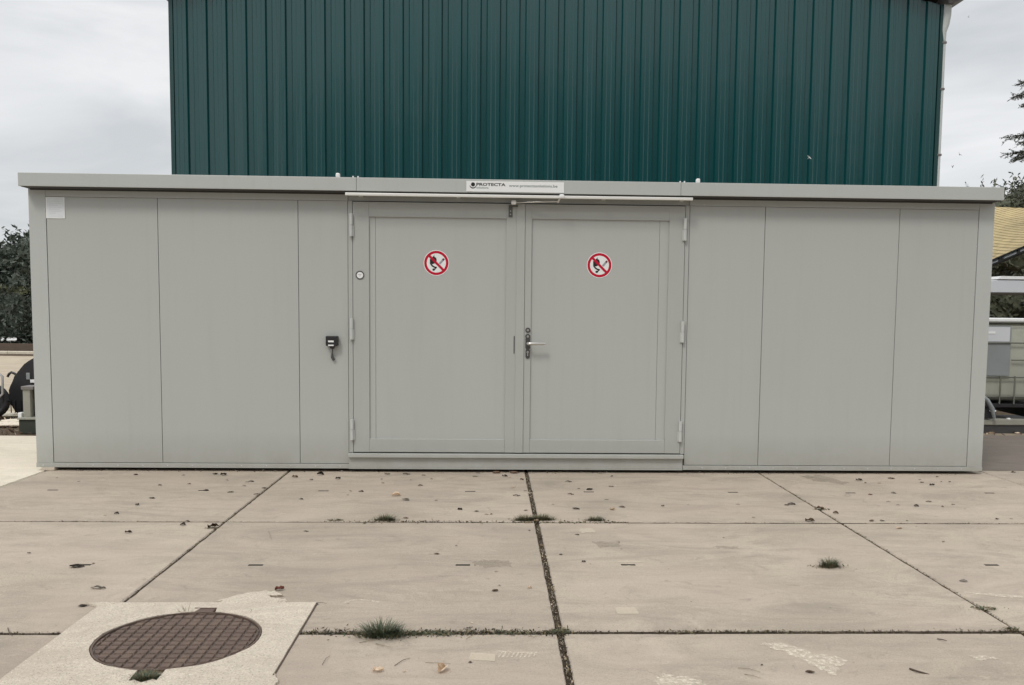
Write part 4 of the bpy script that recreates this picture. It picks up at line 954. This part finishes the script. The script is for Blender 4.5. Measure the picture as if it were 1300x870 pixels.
# ------------------------------------------------------------------ joint moss, weeds, grass tufts
def blade(bm, p, a, L, w, lean, rn, mi=0, n_=3):
    d = Vector((math.cos(a), math.sin(a), 0)); s_ = Vector((-d.y, d.x, 0)) * w; L1 = []; L2 = []
    for k in range(n_):
        t = k / n_; c_ = p + d * lean * L * t ** 1.6 + Vector((0, 0, L * (t - .35 * lean * t * t)))
        L1.append(bm.verts.new(c_ - s_ * (1 - t * .7))); L2.append(bm.verts.new(c_ + s_ * (1 - t * .7)))
    tip = bm.verts.new(p + d * lean * L + Vector((0, 0, L * (1 - .35 * lean))))
    for k in range(n_ - 1): bm.faces.new((L1[k], L2[k], L2[k + 1], L1[k + 1])).material_index = mi
    bm.faces.new((L1[-1], L2[-1], tip)).material_index = mi
def tuft(px, py, w, h_, n, label, seed, dry=.25, name='grass_tuft', d_=.4, low=0.0):
    w *= 1.55; h_ *= 1.3; n = int(n * 1.3); rn = random.Random(seed); g = G(px, py); t_ = BM()
    for k in range(n):
        r_ = rn.gauss(0, .33); x = r_ * w / 2; y = rn.gauss(0, .3) * w * d_ / 2; a = math.atan2(y, x) + rn.gauss(0, .6)
        L = h_ * rn.uniform(.35, 1.0) * (1 - .35 * abs(r_)); blade(t_, Vector((x * .7, y * .7, -.008)), a, L, rn.uniform(.0011, .0024), rn.uniform(.25, 1.15) + low, rn, 1 if rn.random() < dry else 0)
    for k in range(int(n * .35)):      # thatch at the base
        p = Vector((rn.gauss(0, .4) * w / 2, rn.gauss(0, .3) * w * d_ / 2, rn.uniform(-.005, .008))); leafquad(t_, p, rn.uniform(.003, .008), rn, 1.6, 1 if rn.random() < .5 else 0)
    o = obj(name, t_, [M_grass, M_dry]); o.location = g; return tag(o, label, 'grass' if name == 'grass_tuft' else 'weed', group='grass and weeds in the slab joints')
tuft(486, 808, .22, .078, 520, 'large dark green grass tuft in the near slab joint', 1, .12)
tuft(1053, 720, .12, .06, 330, 'lone grass tuft growing from a lifting slot in the open slab', 2, .3, d_=.5)
tuft(490, 661, .15, .058, 300, 'small grass tuft in the far joint, left of the wide centre joint', 3, .35)
tuft(425, 661, .10, .025, 120, 'flat weed in the far joint, leftmost of the weeds there', 4, .5, 'weed', low=.6)
tuft(667, 661, .17, .05, 420, 'grass tuft left of the far joint crossing', 5, .5)
tuft(689, 660, .16, .05, 420, 'grass tuft right of the far joint crossing', 6, .5)
tuft(756, 661, .13, .042, 260, 'small dark tuft in the far joint right of the crossing', 7, .4)
tuft(552, 805, .15, .022, 320, 'low leafy weed in the near joint right of the large tuft', 8, .2, 'weed', low=.6)
tuft(522, 806, .10, .018, 160, 'flat dry weed between the large tuft and the leafy weed', 81, .7, 'weed', low=.6)
tuft(655, 804, .18, .014, 260, 'mossy green weed strip in the near joint left of the crossing', 9, .3, 'weed', low=.6)
tuft(710, 803, .10, .028, 220, 'mossy weed on the near joint crossing', 10, .45, 'weed', low=.5)
tuft(1250, 773, .12, .022, 140, 'small brown weed in the diagonal joint at far right', 11, .8, 'weed', low=.6)
tuft(1041, 647, .09, .02, 90, 'brown weed in the diagonal joint nearer the container', 12, .9, 'weed', low=.6)
tuft(185, 863, .15, .034, 1100, 'green grassy moss in the lower notch of the manhole', 13, .3, d_=.7)
tuft(320, 780, .05, .03, 26, 'few dry stalks at the right rim of the manhole', 14, .9)
tuft(238, 780, .06, .06, 14, 'few long dry stalks at the upper rim of the manhole', 15, .95)
tuft(268, 671, .07, .02, 90, 'dark weed in the left slanting joint', 16, .8, 'weed', low=.6)
tuft(1283, 799, .06, .02, 60, 'dry weed where the two joints meet at far right', 17, .9, 'weed', low=.6)
rn = random.Random(77); bm = BM()      # moss crumbs and bits in the joints
def fillj(x0, y0, x1, y1, w, n, mix=(0, 1, 2, 3), zz=-.009, s=(.0025, .006)):
    for k in range(n):
        t = rn.random(); dens = noise.noise(Vector((x0 * 3 + (x1 - x0) * t * 5, y0 * 3 + (y1 - y0) * t * 5, 0)))
        if dens < -.15 and rn.random() < .6: continue
        p = Vector((x0 + (x1 - x0) * t, y0 + (y1 - y0) * t, 0)); o_ = rn.gauss(0, .36) * w
        if abs(x1 - x0) > abs(y1 - y0): p.y += o_
        else: p.x += o_
        p.z = zz + rn.random() * .010; leafquad(bm, p, rn.uniform(*s), rn, 1.6, rn.choice(mix))
fillj(X0, 2.5, X0, DW, .028, 2600, (0, 1, 1, 2, 2, 2, 3, 3, 4)); fillj(X0 - 2, 4.1, X0 - 2, DW, .012, 500, (1, 2)); fillj(X0 + 2, 3.4, X0 + 2, DW, .012, 500, (1, 2))
fillj(-.8, Y1, X0, Y1, .036, 2300, (0, 0, 1, 2, 2, 3)); fillj(X0, Y1, 2.4, Y1, .034, 1300, (1, 2, 2, 2, 0)); fillj(-3, Y1, -1.7, Y1, .034, 900, (1, 2, 2))
fillj(-3.7, Y1 + 2, 4.3, Y1 + 2, .012, 1300, (1, 2, 0)); fillj(-1.0, Y1 + 2, .5, Y1 + 2, .018, 600, (0, 1, 2))
fillj(.7, Y1, 1.3, Y1, .03, 260, (1, 2, 0), zz=-.004)
fillj(-3.6, DW - .02, 4.1, DW - .02, .05, 420, (1, 2, 2, 3), zz=.001, s=(.003, .008))
fillj(-1.0, Y1 + 2, .9, Y1 + 2, .05, 500, (0, 1, 2), zz=-.003, s=(.003, .008)); fillj(-.75, Y1, .35, Y1, .07, 700, (0, 1, 2, 2), zz=-.003, s=(.003, .008))
tag(obj('joint_moss', bm, [M_moss, M_dry, LEAFM[0], LEAFM[4], LEAFM[2]]), 'moss, soil crumbs and small bits filling the slab joints', 'moss', kind='stuff')

# ------------------------------------------------------------------ fallen leaves, twigs, pebbles
def leaf_mesh(kind, seed):
    rn = random.Random(seed); bm = BM(); L = []
    n_ = 7; c = []
    for k in range(n_):
        t = k / (n_ - 1); w = math.sin(math.pi * min(1, t * .92 + .06)) ** .8 * (.28 + .12 * rn.random()) * (1 if kind != 'pod' else .5)
        zc = .12 * math.sin(t * math.pi * rn.uniform(.8, 1.4)) + (.05 if kind == 'curl' else 0); x = t - .5
        cu_ = rn.uniform(.05, .28)
        c.append((bm.verts.new((x, -w, zc + cu_ * (1.2 if kind == 'curl' else .5))), bm.verts.new((x, 0, zc)), bm.verts.new((x, w * rn.uniform(.7, 1), zc + cu_ * (1.6 if kind == 'curl' else .4)))))
    for a, b in zip(c[:-1], c[1:]):
        bm.faces.new((a[0], b[0], b[1], a[1])); bm.faces.new((a[1], b[1], b[2], a[2]))
    bmesh.ops.solidify(bm, geom=bm.faces[:], thickness=.02)
    me = bpy.data.meshes.new('leaf_' + kind); bm.to_mesh(me); bm.free(); return me
LM = {}; LL = {}
def leafobj(px, py, wpx, k, name='fallen_leaf', label=None, kind=None, rot=None):
    rn = random.Random(int(px * 13 + py * 7)); sh_ = kind or rn.choice(('flat', 'curl', 'flat', 'pod')); key = (sh_, rn.randrange(3), k)
    if key not in LM:
        me = leaf_mesh(sh_, key[1] * 7 + len(sh_)); me.materials.append(LEAFM[k]); LM[key] = me
    g = G(px, py); o = bpy.data.objects.new(name, LM[key]); col.objects.link(o); s = wpx * g.y / F
    o.location = g + Vector((0, 0, .0015)); o.scale = (s, s, s * .8); o.rotation_euler = (rn.uniform(-.1, .1), rn.uniform(-.1, .1), rn.uniform(-.7, .7) if rot is None else rot)
    names = ['dark', 'brown', 'pale', 'reddish', 'greyish']
    row = 'container' if g.y > Y1 + 2 else ('middle' if g.y > Y1 else 'nearest')
    colm = int(math.floor((g.x - X0) / 2)); colm = {-3: 'far left', -2: 'left', -1: 'centre left', 0: 'centre right', 1: 'right', 2: 'far right'}.get(colm, 'far right')
    shp = {'flat': 'flat', 'curl': 'curled', 'pod': 'narrow'}[sh_]; size = 'tiny' if wpx < 4 else ('small' if wpx < 7.5 else 'larger')
    if not label: LL.setdefault(('%s %s %s leaf' % (size, shp, names[k]), 'on the %s slab of the %s row' % (colm, row)), []).append(o)
    tag(o, label or 'x', 'leaf', group='small fallen leaves scattered on the slabs'); return o
def tr(L, ox, oy, sc_): return [(ox + a / sc_, oy + b / sc_, w / sc_, k) for a, b, w, k in L]
LV = tr([(560, 75, 22, 0), (757, 77, 12, 1), (888, 72, 26, 0), (922, 77, 24, 0), (937, 98, 14, 0), (1020, 105, 14, 0), (1037, 103, 22, 0), (1008, 121, 14, 0), (952, 147, 26, 1), (780, 113, 16, 1), (325, 104, 12, 0),
         (235, 88, 9, 0), (628, 172, 26, 4), (567, 201, 20, 0), (481, 237, 20, 0), (434, 243, 18, 2), (775, 268, 24, 1), (755, 284, 26, 0), (880, 293, 42, 1), (530, 315, 26, 1), (1262, 310, 22, 0), (385, 442, 14, 1),
         (405, 545, 60, 4), (1243, 176, 18, 0), (1217, 86, 22, 1), (1060, 157, 26, 1), (1090, 130, 24, 4), (660, 120, 14, 4), (1285, 97, 14, 1), (120, 400, 14, 4), (850, 140, 24, 1)], 0, 580, 3.25)
LV += tr([(22, 43, 28, 0), (95, 60, 20, 0), (298, 40, 24, 0), (377, 41, 30, 1), (448, 45, 16, 0), (480, 60, 12, 0), (280, 77, 14, 3), (275, 62, 8, 0), (395, 64, 8, 0), (435, 87, 22, 1), (146, 110, 14, 1), (190, 112, 24, 1), (335, 130, 36, 2),
          (375, 147, 36, 4), (500, 149, 12, 1), (598, 187, 20, 0), (667, 194, 18, 0), (707, 207, 16, 3), (727, 207, 10, 3), (660, 50, 20, 4), (672, 36, 16, 1), (783, 50, 22, 0), (800, 53, 14, 2), (853, 64, 16, 1), (817, 97, 24, 2),
          (832, 130, 32, 0), (868, 110, 14, 0), (870, 190, 16, 0), (880, 240, 26, 2), (912, 235, 20, 2), (1045, 72, 30, 4), (1088, 100, 12, 1), (1055, 124, 28, 1), (1222, 91, 22, 4), (1203, 146, 16, 1), (1227, 187, 22, 2), (1267, 176, 26, 1),
          (1077, 184, 30, 0), (982, 165, 10, 1), (1225, 50, 12, 0), (205, 243, 14, 0), (583, 336, 8, 0), (1080, 290, 16, 0), (938, 333, 16, 2), (885, 272, 10, 0), (375, 222, 22, 3), (135, 126, 10, 4), (745, 26, 18, 1), (820, 28, 20, 1), (1133, 104, 30, 0), (1250, 30, 16, 0)], 400, 590, 3.25)
LV += tr([(272, 92, 24, 0), (297, 100, 12, 0), (350, 102, 14, 2), (395, 84, 26, 1), (503, 88, 12, 0), (512, 99, 16, 0), (550, 110, 18, 0), (585, 97, 7, 0), (617, 97, 8, 0), (570, 77, 14, 1), (315, 145, 18, 3), (384, 172, 15, 0), (420, 185, 14, 0),
          (490, 190, 18, 0), (538, 172, 22, 0), (590, 192, 10, 1), (630, 183, 14, 0), (675, 200, 9, 4), (183, 217, 20, 1), (124, 200, 26, 1), (15, 182, 30, 0), (320, 245, 24, 1), (360, 245, 18, 0), (455, 245, 10, 0), (490, 267, 8, 0), (798, 238, 18, 0),
          (852, 238, 12, 1), (425, 273, 28, 2), (162, 577, 9, 0), (593, 325, 16, 0), (85, 822, 34, 1), (845, 655, 20, 0), (860, 60, 20, 1), (403, 139, 20, 0), (670, 475, 30, 4), (85, 248, 34, 1), (250, 785, 10, 4)], 1000, 580, 3)
LV += tr([(120, 25, 30, 0), (293, 28, 26, 2), (340, 15, 26, 1), (535, 12, 16, 1), (658, 5, 10, 0), (895, 4, 18, 1), (1130, 6, 24, 0), (1160, 2, 16, 0), (970, 66, 14, 0), (125, 149, 20, 1), (827, 163, 12, 0), (45, 243, 16, 0), (155, 280, 20, 0), (187, 289, 10, 0),
          (337, 218, 12, 1), (563, 313, 9, 0), (672, 470, 8, 0), (1010, 776, 12, 0), (240, 68, 14, 0)], 700, 640, 3.78)
LV += tr([(695, 28, 22, 0), (776, 36, 18, 0), (678, 202, 12, 0), (870, 326, 18, 3), (865, 417, 34, 1), (885, 392, 12, 0), (1030, 405, 22, 2), (158, 480, 10, 0), (752, 572, 14, 2), (430, 806, 16, 2), (745, 762, 20, 0), (8, 482, 18, 0), (585, 241, 26, 1), (1085, 200, 18, 2), (235, 95, 12, 0), (1028, 128, 10, 0), (1180, 244, 16, 0)], 400, 640, 3.78)
for a, b, w, k in LV: leafobj(a, b, w * 1.05, k)
leafobj(562, 852, 20, 2, label='large curled pale leaf near the bottom edge, largest leaf in view', kind='curl', rot=1.15)
leafobj(480, 853, 14, 2, label='pale curled leaf with a dark tip near the bottom edge, below the large grass tuft', kind='curl', rot=.15)
leafobj(355, 749.5, 12, 3, label='rusty orange curled leaf at the edge of the spilled concrete', kind='curl', rot=.3)
leafobj(98, 720, 18, 0, label='dark ragged leaf on the left slab above the manhole', kind='flat', rot=.2)
leafobj(105, 770, 11, 0, label='small black leaf at the upper left corner of the manhole surround', kind='flat', rot=0)
ORD = ['leftmost', 'second from left', 'third from left', 'fourth from left', 'fifth from left', 'sixth from left', 'seventh from left', 'eighth from left']
for (a, b), os_ in LL.items():
    os_.sort(key=lambda o: o.location.x)
    for i, o in enumerate(os_): o['label'] = (a + ' ' + b) if len(os_) == 1 else '%s, %s %s' % (a, ORD[min(i, 7)], b)
# pods lodged under the container edge
for px, lab in ((630, 'brown seed pod lodged under the container edge, left of the other'), (652, 'round brown seed pod under the container edge nearest the centre joint')):
    g = G(px, 598.5); bm = BM(); b2 = bmesh.new(); bmesh.ops.create_icosphere(b2, subdivisions=2, radius=1)
    for v in b2.verts: v.co = Vector((v.co.x * .035, v.co.y * .015, .010 + v.co.z * .010)) * (1 + .2 * noise.noise(v.co * 3))
    merge(bm, b2); o = obj('seed_pod', bm, LEAFM[1]); o.location = (g.x, DW - .05, 0); tag(o, lab, 'seed pod')
def twig(pts, r_, label, m_=M_twig):
    bm = BM(); g0 = G(*pts[0]); P_ = [G(*p) - g0 + Vector((0, 0, .003 + .004 * math.sin(i * 1.7))) for i, p in enumerate(pts)]
    tube(bm, P_, [r_ * .6] + [r_ * .55] * (len(P_) - 2) + [r_ * .25], 5); o = obj('twig', bm, m_); o.location = g0; tag(o, label, 'twig', group='twigs and stalks on the slabs')
twig([(1155, 850), (1163, 854), (1172, 855), (1180, 856)], .007, 'thick dark curved twig at the bottom right')
twig([(1190, 812), (1196, 814), (1202, 814)], .004, 'short straight twig above the curved twig at right')
twig([(92, 720), (104, 719), (118, 717)], .002, 'thin stalk through the ragged leaf on the left slab')
twig([(341, 675), (343, 681), (345, 686)], .0015, 'thin bent stalk standing above the rear manhole side', M_dry)
twig([(501, 846), (512, 840), (521, 836)], .0022, 'thin straight twig right of the small pale curled leaf')
twig([(456, 817), (470, 815), (480, 813)], .002, 'thin stalk below the large grass tuft, left', M_dry)
twig([(477, 818), (488, 822), (497, 822.5)], .0018, 'thin curved stalk below the large grass tuft, right', M_dry)
twig([(540, 842), (556, 844), (572, 843)], .0016, 'thin stalk just above the large curled leaf', M_dry)
twig([(409, 845), (414, 838), (419, 833)], .0018, 'thin stalk right of the manhole surround')
twig([(937, 849), (950, 851), (966, 854)], .0016, 'long thin stalk near the bottom, left of the white scrape', M_dry)
twig([(945, 857), (956, 860), (966, 862)], .0018, 'lower thin stalk near the bottom, left of the white scrape', M_dry)
twig([(52, 831), (62, 829.5), (73, 828), (87, 826)], .0022, 'long pale stalk on the left corner of the manhole surround', M_dry)
twig([(52, 831), (60, 823), (67, 818)], .0022, 'short branch stalk beside the long stalk at left', M_dry)
twig([(65, 822.5), (73, 828)], .0018, 'shortest stalk crossing between the two stalks at left', M_dry)
twig([(592, 812), (603, 806), (610, 803)], .0016, 'thin dry stalk leaning out of the near joint', M_dry)
twig([(10, 798), (12, 806), (16, 808)], .003, 'dark upright twig stub in the near joint at far left')
twig([(232, 772), (238, 777), (243, 781)], .0018, 'long dry stalk crossing the upper rim of the manhole', M_dry)
twig([(399, 766.5), (408, 766.5), (415, 767)], .002, 'thin twig at the upper right corner of the manhole surround')
twig([(670, 808), (678, 811), (690, 804)], .0016, 'dry stalk near the joint crossing', M_dry)
